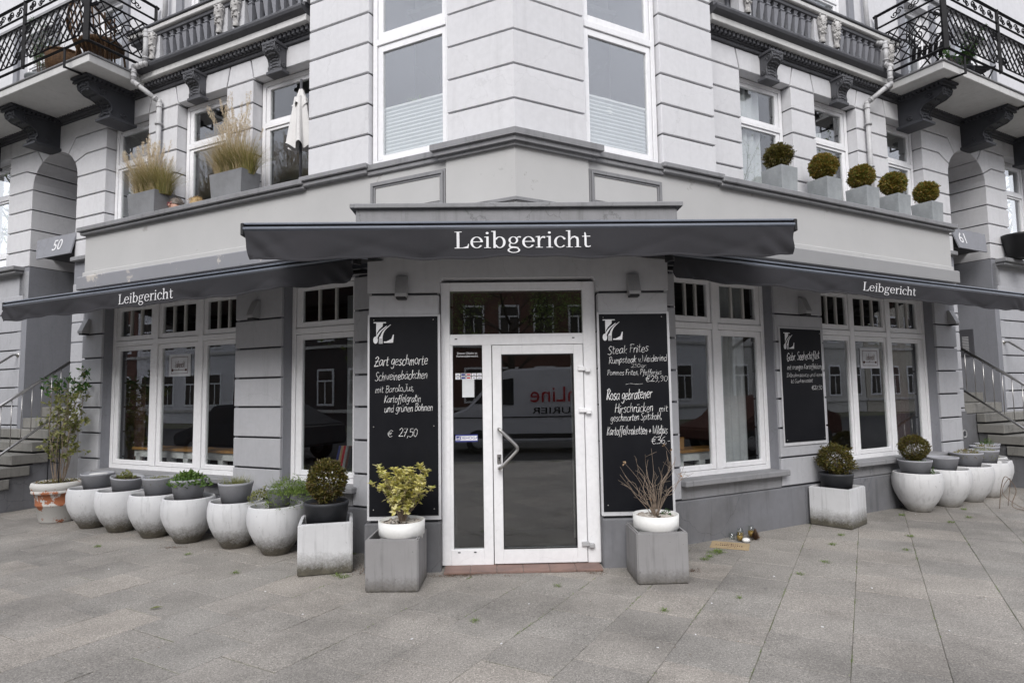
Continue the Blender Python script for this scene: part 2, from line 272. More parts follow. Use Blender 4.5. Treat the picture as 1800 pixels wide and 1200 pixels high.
# ---------------------------------------------------------------- mesh builder
WM = {}
class MB:
    def __init__(s): s.v = []; s.f = []; s.sm = []; s.ch = []
    def add(s, vs_, fs, smooth=False):
        s.ch.append((len(s.v), len(s.f))); b = len(s.v); s.v += [tuple(x) for x in vs_]; s.f += [tuple(b + i for i in f) for f in fs]; s.sm += [smooth] * len(fs); return s
    def box(s, x0, x1, y0, y1, z0, z1, bev=0):
        if x0 > x1: x0, x1 = x1, x0
        if y0 > y1: y0, y1 = y1, y0
        if z0 > z1: z0, z1 = z1, z0
        if not bev:
            return s.add([(x0, y0, z0), (x1, y0, z0), (x1, y1, z0), (x0, y1, z0), (x0, y0, z1), (x1, y0, z1), (x1, y1, z1), (x0, y1, z1)],
                         [(0, 3, 2, 1), (4, 5, 6, 7), (0, 1, 5, 4), (1, 2, 6, 5), (2, 3, 7, 6), (3, 0, 4, 7)])
        bm = bmesh.new(); bmesh.ops.create_cube(bm, size=1)
        for v in bm.verts: v.co = Vector(((x0 + x1) / 2 + v.co.x * (x1 - x0), (y0 + y1) / 2 + v.co.y * (y1 - y0), (z0 + z1) / 2 + v.co.z * (z1 - z0)))
        bmesh.ops.bevel(bm, geom=list(bm.edges), offset=bev, segments=1, affect='EDGES')
        bm.verts.index_update(); s.add([v.co[:] for v in bm.verts], [[v.index for v in f.verts] for f in bm.faces]); bm.free(); return s
    def prism(s, poly, a, b, axis='y', smooth=False):
        """poly in the plane across axis, swept from a to b"""
        def P(q, t):
            if axis == 'y': return (q[0], t, q[1])
            if axis == 'x': return (t, q[0], q[1])
            return (q[0], q[1], t)
        n = len(poly); vs_ = [P(q, a) for q in poly] + [P(q, b) for q in poly]
        fs = [tuple(range(n))[::-1], tuple(range(n, 2 * n))] + [(i, (i + 1) % n, n + (i + 1) % n, n + i) for i in range(n)]
        return s.add(vs_, fs, False)
    def slab(s, poly, y0, y1, gap=.012, bev=.007):
        """a stone face: polygon (x,z) counter-clockwise, front at y0, back at y1, with shrunk outline and chamfered front"""
        def inset(pl, d):
            out = []; n = len(pl)
            for i in range(n):
                p0, p1, p2 = Vector(pl[i - 1]), Vector(pl[i]), Vector(pl[(i + 1) % n])
                e1 = (p1 - p0).normalized(); e2 = (p2 - p1).normalized()
                n1 = Vector((-e1.y, e1.x)); n2 = Vector((-e2.y, e2.x)); k = 1 + n1.dot(n2)
                out.append(p1 + (n1 + n2) * (d / max(k, .35)))
            return out
        a = inset(poly, gap); b = inset(poly, gap + bev); n = len(poly)
        vs_ = [(q.x, y0, q.y) for q in b] + [(q.x, y0 + bev, q.y) for q in a] + [(q.x, y1, q.y) for q in a]
        fs = [tuple(range(n))]
        for i in range(n):
            j = (i + 1) % n; fs += [(j, i, n + i, n + j), (n + j, n + i, 2 * n + i, 2 * n + j)]
        return s.add(vs_, fs)
    def tube(s, pts, r, n=8, closed=False, smooth=True):
        pts = [Vector(p) for p in pts]; m = len(pts); rs = r if isinstance(r, (list, tuple)) else [r] * m
        rings = []; last = None
        for i, p in enumerate(pts):
            t = (pts[(i + 1) % m] - pts[i - 1]) if (0 < i < m - 1 or closed) else (pts[1] - pts[0] if i == 0 else pts[-1] - pts[-2])
            t = t.normalized() if t.length > 1e-9 else Vector((0, 0, 1))
            ref = last if last is not None else (Vector((0, 0, 1)) if abs(t.z) < .9 else Vector((1, 0, 0)))
            a = t.cross(ref)
            if a.length < 1e-5: a = t.cross(Vector((1, .3, 0)))
            a.normalize(); b = a.cross(t).normalized(); last = b
            rings.append([p + (a * math.cos(2 * math.pi * k / n) + b * math.sin(2 * math.pi * k / n)) * rs[i] for k in range(n)])
        vs_ = [q for ring in rings for q in ring]; fs = []
        for i in range(m if closed else m - 1):
            j = (i + 1) % m
            for k in range(n): fs.append((i * n + k, i * n + (k + 1) % n, j * n + (k + 1) % n, j * n + k))
        if not closed: fs += [tuple(range(n))[::-1], tuple((m - 1) * n + k for k in range(n))]
        return s.add(vs_, fs, smooth)
    def bar(s, a, b, r): return s.tube([a, b], r, 4, smooth=False)
    def lathe(s, prof, n=32, c=(0, 0, 0), smooth=True, wob=0):
        vs_ = []; m = len(prof)
        for i in range(n):
            t = 2 * math.pi * i / n; w_ = 1 + wob * math.sin(3 * t + 1)
            for r, z in prof: vs_.append((c[0] + r * w_ * math.cos(t), c[1] + r * w_ * math.sin(t), c[2] + z))
        fs = [(i * m + k, ((i + 1) % n) * m + k, ((i + 1) % n) * m + k + 1, i * m + k + 1) for i in range(n) for k in range(m - 1)]
        return s.add(vs_, fs, smooth)
    def grid(s, fn, nu, nv, smooth=True):
        vs_ = [fn(i / nu, j / nv) for j in range(nv + 1) for i in range(nu + 1)]
        fs = [(j * (nu + 1) + i, j * (nu + 1) + i + 1, (j + 1) * (nu + 1) + i + 1, (j + 1) * (nu + 1) + i) for j in range(nv) for i in range(nu)]
        return s.add(vs_, fs, smooth)
    def xf(s, M, start=0):
        for i in range(start, len(s.v)): s.v[i] = tuple(M @ Vector(s.v[i]))
        return s
    def mesh(s, name, mat):
        me = bpy.data.meshes.new(name); me.from_pydata(s.v, [], s.f)
        me.polygons.foreach_set('use_smooth', s.sm); me.materials.append(mat); me.update(); return me
def obj(name, me, parent=None, W=I4):
    o = bpy.data.objects.new(name, me); COL.objects.link(o)
    if parent is not None:
        o.parent = parent; o.matrix_basis = WM[parent.name].inverted() @ W
    else: o.matrix_basis = W
    WM[o.name] = W; return o
def part(name, mb, mat, parent, W=None, label=None, stuff=False):
    W = WM[parent.name] if W is None else W
    o = obj(name, mb.mesh(name, mat) if isinstance(mb, MB) else mb, parent, W)
    if label: o['label'] = label
    if stuff: o['kind'] = 'stuff'
    return o
def parts(name, mb, mat, parent, W=None, per=1):
    """one object for every separately added piece (per = pieces that belong together)"""
    ch = mb.ch[::per] + [(len(mb.v), len(mb.f))]
    for (v0, f0), (v1, f1) in zip(ch[:-1], ch[1:]):
        m = MB(); m.v = mb.v[v0:v1]; m.f = [tuple(i - v0 for i in f) for f in mb.f[f0:f1]]; m.sm = mb.sm[f0:f1]; part(name, m, mat, parent, W)
def tag(o, label, cat, group=None):
    o['label'] = label; o['category'] = cat
    if group: o['group'] = group
    return o
def thing(name, label, cat, W, group=None): return tag(obj(name, None, None, W), label, cat, group)
def single(name, mb, mat, label, cat, W, group=None): return tag(obj(name, mb.mesh(name, mat), None, W), label, cat, group)
def struct(name, mb, mat, W=I4, kind='structure'):
    o = obj(name, mb.mesh(name, mat), None, W); o['kind'] = kind; return o
def catmull(pts, k=6, closed=False):
    P = [Vector(p) for p in pts]; n = len(P); out = []
    for i in range(n if closed else n - 1):
        a, b, c, d = (P[(i - 1) % n] if closed or i > 0 else P[0]), P[i], P[(i + 1) % n], (P[(i + 2) % n] if closed or i + 2 < n else P[-1])
        for j in range(k):
            t = j / k; out.append(.5 * ((2 * b) + (c - a) * t + (2 * a - 5 * b + 4 * c - d) * t * t + (3 * b - a - 3 * c + d) * t ** 3))
    if not closed: out.append(P[-1])
    return out
def poly_rect(a, b, c, d): return [(a, c), (b, c), (b, d), (a, d)]
# ---------------------------------------------------------------- lettering (strokes on a 0..1 cap height)
GL = {
'a': (66, ['53,52 35,62 14,48 8,22 20,1 40,10 54,34', '-55,62 53,16 62,0']), 'b': (64, ['-12,104 10,0', '10,34 26,56 48,52 54,28 38,3 12,4']),
'c': (56, ['50,54 32,62 11,44 10,16 28,0 52,8']), 'd': (68, ['52,46 32,60 11,42 12,14 28,0 50,18', '-55,104 54,0']),
'e': (60, ['10,30 50,36 44,58 24,60 9,38 14,10 32,0 54,10']), 'f': (46, ['50,94 38,104 28,90 26,50 22,-18 10,-30', '-8,56 46,60']),
'g': (62, ['52,54 30,62 11,42 15,15 34,10 51,32', '54,60 52,-14 34,-36 10,-24']), 'h': (60, ['-12,104 9,0', '10,32 26,58 44,54 46,0']),
'i': (26, ['-12,60 12,0', '-12,80 14,86']), 'j': (30, ['18,60 16,-16 0,-34', '-18,80 20,86']), 'k': (56, ['-12,104 10,0', '-48,60 12,28 52,0']),
'l': (28, ['12,104 9,20 20,0 28,5']), 'm': (82, ['-10,60 9,0', '10,38 24,60 36,52 36,0', '36,38 52,60 66,52 68,0']), 'n': (60, ['-10,60 9,0', '10,38 26,60 44,54 47,0']),
'o': (60, ['30,62 10,46 10,14 30,0 50,14 50,46 30,62']), 'p': (60, ['-12,60 6,-36', '10,38 28,62 52,50 48,18 28,2 10,12']), 'r': (44, ['-10,60 9,0', '10,34 24,58 44,56']),
's': (52, ['46,54 28,62 12,48 28,32 44,16 26,0 6,8']), 't': (46, ['-20,92 18,15 28,0 42,6'.replace('-', ''), '-4,60 44,64']), 'u': (62, ['8,60 10,14 26,0 46,18 50,60', '-50,60 53,0']),
'v': (52, ['-8,60 26,0 50,60']), 'w': (78, ['-8,60 22,0 38,48 54,0 72,60']), 'x': (50, ['-8,60 48,0', '-48,60 8,0']), 'y': (54, ['-8,60 28,8', '-52,60 14,-34']), 'z': (52, ['-8,60 48,60 8,0 52,3']),
'Z': (72, ['10,84 34,104 58,88 34,52 8,4', '-8,3 66,8', '-12,54 56,56']), 'S': (62, ['58,92 36,104 13,82 28,58 52,36 48,10 26,0 4,12']),
'B': (62, ['-14,100 10,0', '2,98 42,104 54,82 34,58 14,54', '14,54 54,48 54,12 26,-2 6,4']), 'K': (64, ['-14,102 10,0', '-56,100 14,46 60,0']),
'R': (66, ['-16,98 12,0', '2,88 30,106 56,86 42,58 16,50', '-20,52 62,0']), 'P': (60, ['-16,98 12,0', '2,88 30,106 56,84 42,56 14,48']),
'F': (58, ['-18,98 12,0', '0,92 30,104 64,96', '-8,52 44,56']), 'W': (92, ['-6,100 22,0 44,80 60,0 90,102']), 'H': (74, ['-12,102 8,0', '-62,102 60,0', '-0,50 72,56']),
'C': (64, ['60,86 40,102 12,78 8,28 32,0 60,14']), 'D': (70, ['-14,100 12,0', '0,96 44,98 64,56 44,6 6,2']), 'G': (76, ['66,86 42,104 12,74 12,26 38,0 64,14 66,44', '-42,44 70,44']),
'J': (44, ['40,98 36,20 20,-14 2,-4', '-14,98 54,98']), 'O': (66, ['34,100 10,74 10,26 34,0 58,26 58,74 34,100']), 'E': (60, ['-58,100 14,100 12,0 60,0', '-12,52 50,52']),
'I': (28, ['-14,100 12,0']), 'U': (66, ['10,100 12,22 34,0 56,22 58,100']), 'A': (66, ['-2,0 32,100 62,0', '-14,36 52,36']), 'L': (54, ['-14,100 12,0 52,2']), 'T': (62, ['-0,98 62,98', '-32,98 30,0']),
'0': (58, ['30,98 8,72 10,24 30,0 50,24 50,74 30,98']), '1': (34, ['-6,72 24,98 22,0']), '2': (58, ['8,80 28,100 50,82 36,44 6,2', '-6,2 58,4']),
'3': (54, ['8,90 34,100 46,78 20,54', '20,54 52,44 44,8 6,2']), '4': (58, ['-38,98 6,32 56,34', '-40,60 38,0']), '5': (56, ['-50,98 14,96 12,58', '12,58 44,60 50,22 28,-2 4,6']),
'6': (56, ['46,98 16,66 8,24 28,0 50,16 40,46 12,34']), '7': (54, ['-6,96 52,98 20,0', '-12,50 46,52']), '8': (56, ['28,52 10,76 30,100 48,78 28,52 8,24 28,0 52,24 28,52']), '9': (54, ['44,80 24,100 8,76 26,54 46,76 40,24 20,-4']),
'.': (22, ['-8,0 12,5']), ',': (22, ['-14,10 6,-18']), '-': (40, ['-6,40 34,43']), '+': (52, ['-6,40 46,42', '-26,64 26,18']),
'\u20ac': (66, ['60,86 40,102 16,78 14,26 34,0 58,12', '-0,62 48,64', '-0,40 44,42']), '~': (90, ['4,36 28,54 54,38 88,46']), ' ': (34, []),
'\u00e4': (66, ['53,52 35,62 14,48 8,22 20,1 40,10 54,34', '-55,62 53,16 62,0', '-22,80 23,86', '-42,82 43,88']), '\u00fc': (62, ['8,60 10,14 26,0 46,18 50,60', '-50,60 53,0', '-18,80 19,86', '-40,82 41,88']),
}
def stroke_text(mb, text, x0, z0, x1, h, wid=.09, y=0, slant=0, jit=.03, rise=0, seed=1, depth=.0012):
    """chalk writing as raised strokes, fitted between x0 and x1; h is the capital height"""
    rnd = random.Random(seed); tot = sum(GL[c][0] for c in text) / 100.0; sx = (x1 - x0) / tot; pen = 0
    for c in text:
        adv, st = GL[c]; dz = rnd.uniform(-jit, jit) * h; wj = wid * rnd.uniform(.75, 1.2)
        for q in st:
            straight = q[0] == '-'; q = q[1:] if straight else q
            pts = [tuple(float(k) / 100 for k in p.split(',')) for p in q.split()]
            P = [Vector((a, b, 0)) for a, b in pts]
            if not straight: P = catmull(P, 4)
            W_ = []
            for p in P:
                x = x0 + (pen + p.x) * sx + slant * p.y * h; z = z0 + dz + p.y * h + rise * (pen + p.x) * sx; W_.append((x, z))
            n = len(W_); vs_ = []
            for i, (x, z) in enumerate(W_):
                a = W_[max(0, i - 1)]; b = W_[min(n - 1, i + 1)]; dx, dz2 = b[0] - a[0], b[1] - a[1]; L = math.hypot(dx, dz2) or 1e-6
                ww = wj * h * .5 * (.8 + .35 * math.sin(i * 1.7 + pen * 9)); ex = -dz2 / L * ww; ez = dx / L * ww
                if i == 0 or i == n - 1: x += (dx / L) * ww * (-1 if i == 0 else 1) * .5
                vs_ += [(x + ex, y - depth, z + ez), (x - ex, y - depth, z - ez)]
            mb.add(vs_, [(2 * i, 2 * i + 1, 2 * i + 3, 2 * i + 2) for i in range(n - 1)])
        pen += adv / 100.0
    return mb

def serif_shapes():
    """letters of a book serif as filled shapes: name -> (advance, list of quads/strips as point pairs)"""
    def rect(x0, x1, y0, y1): return [((x0, y0), (x0, y1)), ((x1, y0), (x1, y1))]
    def bowl(cx, cy, rx_, ry_, a0, a1, th, tv, n=22):
        out = []
        for i in range(n + 1):
            a = R(a0 + (a1 - a0) * i / n); c, s_ = math.cos(a), math.sin(a)
            out.append(((cx + rx_ * c, cy + ry_ * s_), (cx + (rx_ - th) * c, cy + (ry_ - tv) * s_)))
        return out
    def strip(pts):                                                  # (x, y, halfwidth x) horizontal-width strip
        return [((x - w_, y), (x + w_, y)) for x, y, w_ in pts]
    def dot(cx, cy, r): return [((cx + r * math.cos(R(a)), cy + r * math.sin(R(a))), (cx + r * math.cos(R(a)), cy - r * math.sin(R(a)))) for a in range(0, 181, 20)]
    xh = .68
    S = {}
    S['L'] = (.74, [rect(.12, .25, .04, .96), rect(.02, .36, .96, 1), rect(.02, .68, 0, .045), [((.60, .04), (.68, .04)), ((.665, .26), (.70, .26))], [((.42, .04), (.42, .05)), ((.62, .04), (.66, .13))]])
    S['e'] = (.66, [bowl(.33, xh / 2, .30, xh / 2 + .01, 2, 328, .115, .045), rect(.10, .62, .355, .40)])
    S['i'] = (.36, [rect(.125, .235, .03, xh), rect(.02, .34, 0, .035), [((.03, xh - .04), (.03, xh)), ((.235, xh - .05), (.235, xh + .02))], dot(.17, .90, .07)])
    S['b'] = (.74, [rect(.10, .21, .0, 1.02), [((.0, .98), (.0, 1.02)), ((.21, .97), (.21, 1.03))], bowl(.40, xh / 2, .28, xh / 2 + .01, -150, 150, .12, .045)])
    S['g'] = (.70, [bowl(.31, .46, .23, .225, 0, 360, .10, .04), bowl(.33, -.14, .30, .17, 0, 360, .085, .045), [((.13, .28), (.19, .26)), ((.08, .15), (.16, .17)), ((.12, .02), (.20, .09)), ((.40, -.03), (.42, .07)), ((.55, -.05), (.56, .02))], [((.46, .58), (.50, .66)), ((.58, .63), (.58, .70)), ((.66, .60), (.68, .68))]])
    S['r'] = (.50, [rect(.11, .22, .03, xh), rect(.01, .35, 0, .035), [((.02, xh - .04), (.02, xh)), ((.22, xh - .05), (.22, xh + .02))], [((.22, .40), (.22, .48)), ((.28, .56), (.25, .62)), ((.36, .60), (.36, .69)), ((.46, .55), (.48, .68))]])
    S['c'] = (.60, [bowl(.33, xh / 2, .30, xh / 2 + .01, 42, 320, .12, .045), dot(.52, .53, .06)])
    S['h'] = (.76, [rect(.10, .21, .03, 1.02), [((.0, .98), (.0, 1.02)), ((.21, .97), (.21, 1.03))], rect(.01, .32, 0, .035), rect(.50, .61, .03, .46), rect(.42, .71, 0, .035), [((.21, .44), (.21, .52)), ((.30, .57), (.28, .65)), ((.42, .60), (.43, .69)), ((.50, .50), (.585, .60)), ((.50, .42), (.61, .45))]])
    S['t'] = (.46, [[((.12, .90), (.17, .90)), ((.12, .66), (.22, .66)), ((.12, .14), (.22, .16)), ((.18, .0), (.25, .07)), ((.32, -.01), (.32, .05)), ((.42, .04), (.40, .10))], rect(.01, .40, .635, .68)])
    return S
SER = serif_shapes()
def serif_text(mb, text, x0, x1, z0, h, yfn, slant=0, flip=False):
    tot = sum(SER[c][0] for c in text); sx = (x1 - x0) / tot; pen = 0
    for c in text:
        adv, shp = SER[c]
        for st in shp:
            vs_ = []
            for a, b in st:
                for q in (a, b):
                    x = x0 + (pen + q[0]) * sx + slant * q[1] * h; z = z0 + q[1] * h; vs_.append((x, yfn(x, z), z))
            n = len(st); mb.add(vs_, [(2 * i, 2 * i + 2, 2 * i + 3, 2 * i + 1) for i in range(n - 1)])
        pen += adv
    return mb
def font_text(name, body, size, mat, parent, W, extrude=.003, align='CENTER', sx=1.0):
    cu = bpy.data.curves.new(name, 'FONT'); cu.body = body; cu.size = size; cu.extrude = extrude; cu.align_x = align; cu.align_y = 'CENTER'; cu.resolution_u = 3
    t = bpy.data.objects.new('tmp', cu); COL.objects.link(t); dg = bpy.context.evaluated_depsgraph_get()
    me = bpy.data.meshes.new_from_object(t.evaluated_get(dg)); bpy.data.objects.remove(t); bpy.data.curves.remove(cu)
    me.transform(Matrix.Diagonal((sx, 1, 1, 1)) @ I4); me.transform(RX(90)); me.materials.clear(); me.materials.append(mat); me.name = name
    return part(name, me, mat, parent, W)

# ---------------------------------------------------------------- foliage helpers
def leaf(mb, p, d, nrm, L, wd, fold=.25):
    d = d.normalized(); s_ = d.cross(nrm)
    if s_.length < 1e-4: s_ = d.cross(Vector((.3, .8, .5)))
    s_.normalize(); u_ = s_.cross(d).normalized()
    a = p; b = p + d * L * .5 + s_ * wd * .5 + u_ * wd * fold; c = p + d * L; e = p + d * L * .5 - s_ * wd * .5 + u_ * wd * fold
    mb.add([a, b, c, e], [(0, 1, 2), (0, 2, 3)])
def rvec(r): 
    while True:
        v = Vector((r.uniform(-1, 1), r.uniform(-1, 1), r.uniform(-1, 1)))
        if .05 < v.length < 1: return v.normalized()
def ball_foliage(rad, n, L, wd, seed, squash=1.0, wild=.12):
    r = random.Random(seed); mb = MB()
    for i in range(n):
        d = rvec(r); k = (mnoise.noise(d * 2.3 + Vector((seed, 0, 0))) * wild * 1.6 + mnoise.noise(d * 6 + Vector((0, seed, 0))) * wild)
        t = r.random() ** .35; rr = rad * (1 + k) * (.55 + .45 * t) * (1 + (r.random() < .06) * r.uniform(0, .14))
        p = Vector((d.x * rr, d.y * rr, d.z * rr * squash)); dd = (d + rvec(r) * .9)
        leaf(mb, p, dd, rvec(r), L * r.uniform(.7, 1.25), wd * r.uniform(.7, 1.2))
    return mb
def grass_blades(mb, n, r0, h, spread, wd, seed, c=(0, 0, 0), droop=.4, dirx=0):
    r = random.Random(seed)
    for i in range(n):
        a = r.uniform(0, 2 * math.pi); q = r0 * math.sqrt(r.random()); b = Vector((c[0] + q * math.cos(a), c[1] + q * math.sin(a), c[2]))
        hh = h * r.uniform(.6, 1.1); a2 = a + r.uniform(-.6, .6); sp = spread * r.uniform(.2, 1); o = Vector((math.cos(a2) * sp + dirx * r.random(), math.sin(a2) * sp, 0))
        s_ = Vector((-math.sin(a2 + r.uniform(-1, 1)), math.cos(a2), 0)).normalized() * wd; pr = None
        vs_ = []
        for k in range(4):
            t = k / 3; p = b + o * t ** 1.6 + Vector((0, 0, hh * (t - droop * t * t * sp / max(spread, .01) * .8))); w_ = 1 - t * .85
            vs_ += [p - s_ * w_, p + s_ * w_]
        mb.add(vs_, [(0, 1, 3, 2), (2, 3, 5, 4), (4, 5, 7, 6)])
    return mb
# ================================================================ GROUND
pv = struct('pavement', MB().box(-40, 40, -2.6, 30, -.06, -.005), JSOIL)
d1 = Vector((math.cos(R(60.4)), math.sin(R(60.4)))); n1_ = Vector((d1.y, -d1.x))
rnd = random.Random(3)
def slab_mesh(k):
    a = .2470; b = MB().box(-a, a, -a, a, -.05, 0, .003); return b
slabs = [slab_mesh(k).mesh('paving_slab', PAVE) for k in range(3)]
fwd2 = Vector((0, 1))
def inview(x, y):
    v = Vector((x, y, -1.65)); d = v.dot(fw)
    if d < .5: return False
    px = 1091 * v.dot(rt) / d; py = 1091 * v.dot(up) / d
    return abs(px) < 960 and -680 < py
def behind_building(x, y):
    for F, s in ((FL, 1), (FR, 1)):
        q = F.inverted() @ Vector((x, y, 0))
        if q.y > .12 and ((F is FL and -5.0 < q.x < 2.2) or (F is FR and -2.2 < q.x < 5.4)): return True
    return False
far = MB(); cnt = 0
for i in range(-44, 45):
    for j in range(-30, 50):
        n_ = -.66 + (i + .5) * .497 - .0; s_ = 3.87 + (j + (.45 if i % 2 else 0)) * .5
        p = n1_ * n_ + d1 * s_
        if p.y > 11.5 or p.y < -2.4 or abs(p.x) > 13: continue
        if behind_building(p.x, p.y): continue
        tz = rnd.uniform(-.0018, .0018); rot = R(60.4 + rnd.uniform(-.35, .35)); tilt = (rnd.uniform(-.004, .004), rnd.uniform(-.004, .004))
        M = T(p.x, p.y, tz) @ Matrix.Rotation(rot, 4, 'Z') @ Matrix.Rotation(tilt[0], 4, 'X') @ Matrix.Rotation(tilt[1], 4, 'Y')
        if inview(p.x, p.y) and cnt < 298:
            obj('paving_slab', slabs[(i * 7 + j) % 3], pv, M); cnt += 1
        else:
            s0 = len(far.v); far.box(-.2470, .2470, -.2470, .2470, -.05, 0, .003); far.xf(M, s0)
part('paving_slabs_beyond', far, PAVE, pv, I4, stuff=True)
struct('road', MB().box(-60, 60, -13, -2.6, -.2, -.12), ASPH)
struct('kerb', MB().box(-60, 60, -2.75, -2.6, -.2, .0, .01), STEP)
struct('far_pavement', MB().box(-60, 60, -20, -13, -.2, 0), STEP)
struct('ground', MB().box(-200, 200, -200, 200, -.5, -.25), ASPH)

# ================================================================ BUILDING
def isect(y):                                                          # the ridge where the two planes at depth y meet
    a = FL @ Vector((0, y, 0)); da = FL.to_3x3() @ Vector((1, 0, 0)); b = FR @ Vector((0, y, 0)); db = FR.to_3x3() @ Vector((1, 0, 0))
    det = da.x * (-db.y) + db.x * da.y; rx_, ry_ = b.x - a.x, b.y - a.y
    t = (rx_ * (-db.y) + db.x * ry_) / det; return Vector((a.x + da.x * t, a.y + da.y * t, 0))
RUL = (FL.inverted() @ isect(0)).x; RUR = (FR.inverted() @ isect(0)).x
bld = thing('corner_building', 'grey and white corner building with banded stucco, bay windows and a glazed corner shop', 'building', T(0, 6.5, 0))
def wall(mb, mat, W, name='wall', label=None): return part(name, mb, mat, bld, W, label)
ZC = [.46, .80, 1.15, 1.50, 1.84, 2.19, 2.53, 2.90]
GP = .006
def stone(poly, y0, y1, mat, W, gap=.011, name='stone_block'):
    return part(name, MB().slab(poly, y0, y1, gap, .006), mat, bld, W)
# --- shop storey, both wings
def shop_wing(W, piers, end_u, openings, uin, side):
    core = MB()
    for a, b in piers:
        core.box(a + .02, b - .02, .035, .34, .45, 3.2)
    for a, b in openings: core.box(a - .05, b + .05, .03, .34, 2.96, 3.2); core.box(a - .05, b + .05, .03, .34, .45, .64)
    wall(core, JNT, W)
    rev = MB()
    for a, b in openings:
        rev.box(a - .05, a, .032, .33, .64, 2.96); rev.box(b, b + .05, .032, .33, .64, 2.96); rev.box(a, b, .032, .33, 2.93, 2.97)
    parts('reveal', rev, REV, bld, W)
    lo, hi = (end_u, uin) if side < 0 else (uin, end_u)
    part('plinth', MB().box(lo - (.02 if side < 0 else 0), hi + (.02 if side > 0 else 0), -.025, .4, -.05, .45, .008), PLN, bld, W)
    for a, b in piers:
        for k in range(7):
            z0, z1 = ZC[k], ZC[k + 1]
            stone(poly_rect(a, b, z0, z1), 0, .36, BLK, W)
        part('lintel_course', MB().box(a, b, .002, .36, 2.92, 3.18, .004), BLK, bld, W)
    # dark painted inner strip next to the openings is the reveal itself; sills
    for a, b in openings:
        part('sill', MB().box(a - .02, b + .06, -.085, .2, .60, .665, .01).box(a, b, 0.01, .2, .46, .60), MID, bld, W)
    part('lintel_course', MB().box(lo + .003, hi - .003, .012, .36, 2.965, 3.19), BLK, bld, W)
PL = [(-5.10, -4.62), (-1.97, -1.19), (-.15, .9)]; OL = [(-4.62, -1.97), (-1.19, -.15)]
PR = [(-.9, -.10), (1.47, 2.39), (4.98, 5.55)]; OR_ = [(-.10, 1.47), (2.39, 4.98)]
shop_wing(FL, PL, -5.10, OL, .9, -1); shop_wing(FR, PR, 5.55, OR_, -.9, 1)
# side returns of the shop and parapet
for W, a, b, s in ((FL, -5.10, RUL - .05, -1), (FR, RUR + .05, 5.55, 1)):
    lo, hi = (a, b)
    bl = MB().box(lo - .07 if s < 0 else lo + 1.0, hi - 1.0 if s < 0 else hi + .07, -.075, .42, 3.17, 3.36, .012)
    part('band', bl, BAND if s < 0 else BANDR, bld, W)
    part('parapet', MB().box(lo + (.0 if s < 0 else 0), hi, 0, .42, 3.36, 3.99).box(lo - .02 if s < 0 else lo + 1.0, hi - 1.0 if s < 0 else hi + .02, -.02, .40, 3.36, 3.43, .006), PARP, bld, W)
    e0 = -5.17 if s < 0 else .62; e1 = -.83 if s < 0 else 5.62
    part('ledge', MB().box(e0, e1, -.10, .44, 4.01, 4.075, .008).box(e0 + (.03 if s < 0 else 0), e1 - (.03 if s > 0 else 0), -.065, .44, 3.965, 4.01, .01), MID, bld, W)
# roof deck over the shop
# --- corner bay above
def bay(W, s):
    # s<0 left wing (bay from -.83 to ridge 1.84), s>0 right wing (ridge -2.06 to .62)
    if s < 0: p0, p1, w0, w1, c0, c1 = -.83, .06, .06, 1.07, 1.07, RUL - .05
    else: p0, p1, w0, w1, c0, c1 = -.22, .62, -1.25, -.22, RUR + .05, -1.25
    core = MB().box(p0 + .02, p1 - .02, .03, .9, 4.0, 8.2)
    core.box(min(c0, c1) + (.02 if s < 0 else .25), max(c0, c1) - (.25 if s < 0 else .02), .03, .5, 4.0, 8.2).box(w0, w1, .03, .4, 3.9, 4.09).box(w0, w1, .03, .4, 6.75, 8.2)
    wall(core, JNT, W)
    zs = [4.105 + .3475 * i for i in range(12)]
    for k in range(11): stone(poly_rect(p0, p1, zs[k], zs[k + 1]), 0, .22, UP, W)
    part('ledge', MB().box(p0 - .05, p1 + .03, -.09, .3, 4.045, 4.10, .008).box(p0 - .03, p1 + .01, -.06, .3, 3.99, 4.045, .01), MID, bld, W)
    part('ledge', MB().box(w0 - .02, w1 + .02, -.05, .3, 4.02, 4.085, .006).box(w0, w1, -.03, .3, 3.97, 4.02, .008), MID, bld, W)
    # raised field with stepped moulding below the window
    mo = MB(); a, b, c, d = w0 + .03, w1 - .03, 3.50, 3.89
    for k, (t, pr) in enumerate(((0, .012), (.022, .026), (.044, .012))):
        mo.box(a + t, b - t, -pr, .01, d - t - .02, d - t); mo.box(a + t, a + t + .02, -pr, .01, c + t, d - t - .02); mo.box(b - t - .02, b - t, -pr, .01, c + t, d - t - .02); mo.box(a + t + .02, b - t - .02, -pr, .01, c + t, c + t + .02)
    part('panel_moulding', mo, MID, bld, W)
    part('panel', MB().box(w0 + .1, w1 - .1, -.008, .012, 3.57, 3.82, .004), PARP, bld, W)
bay(FL, -1); bay(FR, 1)
def wpt(F, u, y, z=0): v = F @ Vector((u, y, z)); return v
def corner_course(z0, z1, y, uL, uR, mat, name, gap=.0, back=.25, bev=True):
    a = wpt(FL, uL, y); r = isect(y); b = wpt(FR, uR, y); b2 = wpt(FR, uR, back); a2 = wpt(FL, uL, back); ib = isect(back)
    pl = [(a.x, a.y), (r.x, r.y), (b.x, b.y), (b2.x, b2.y), (ib.x, ib.y), (a2.x, a2.y)]
    m = MB().prism(pl, z0 + gap, z1 - gap, 'z')
    return part(name, m, mat, bld, I4)
for k in range(11):
    z0 = 4.105 + .3475 * k
    corner_course(z0, z0 + .3475, -.012, 1.07, -1.25, UP, 'stone_block', .012)
corner_course(4.05, 4.11, -.13, .93, -1.11, MID, 'corner_ledge'); corner_course(4.00, 4.05, -.10, .96, -1.14, MID, 'corner_ledge'); corner_course(3.965, 4.0, -.065, .99, -1.17, MID, 'corner_ledge')
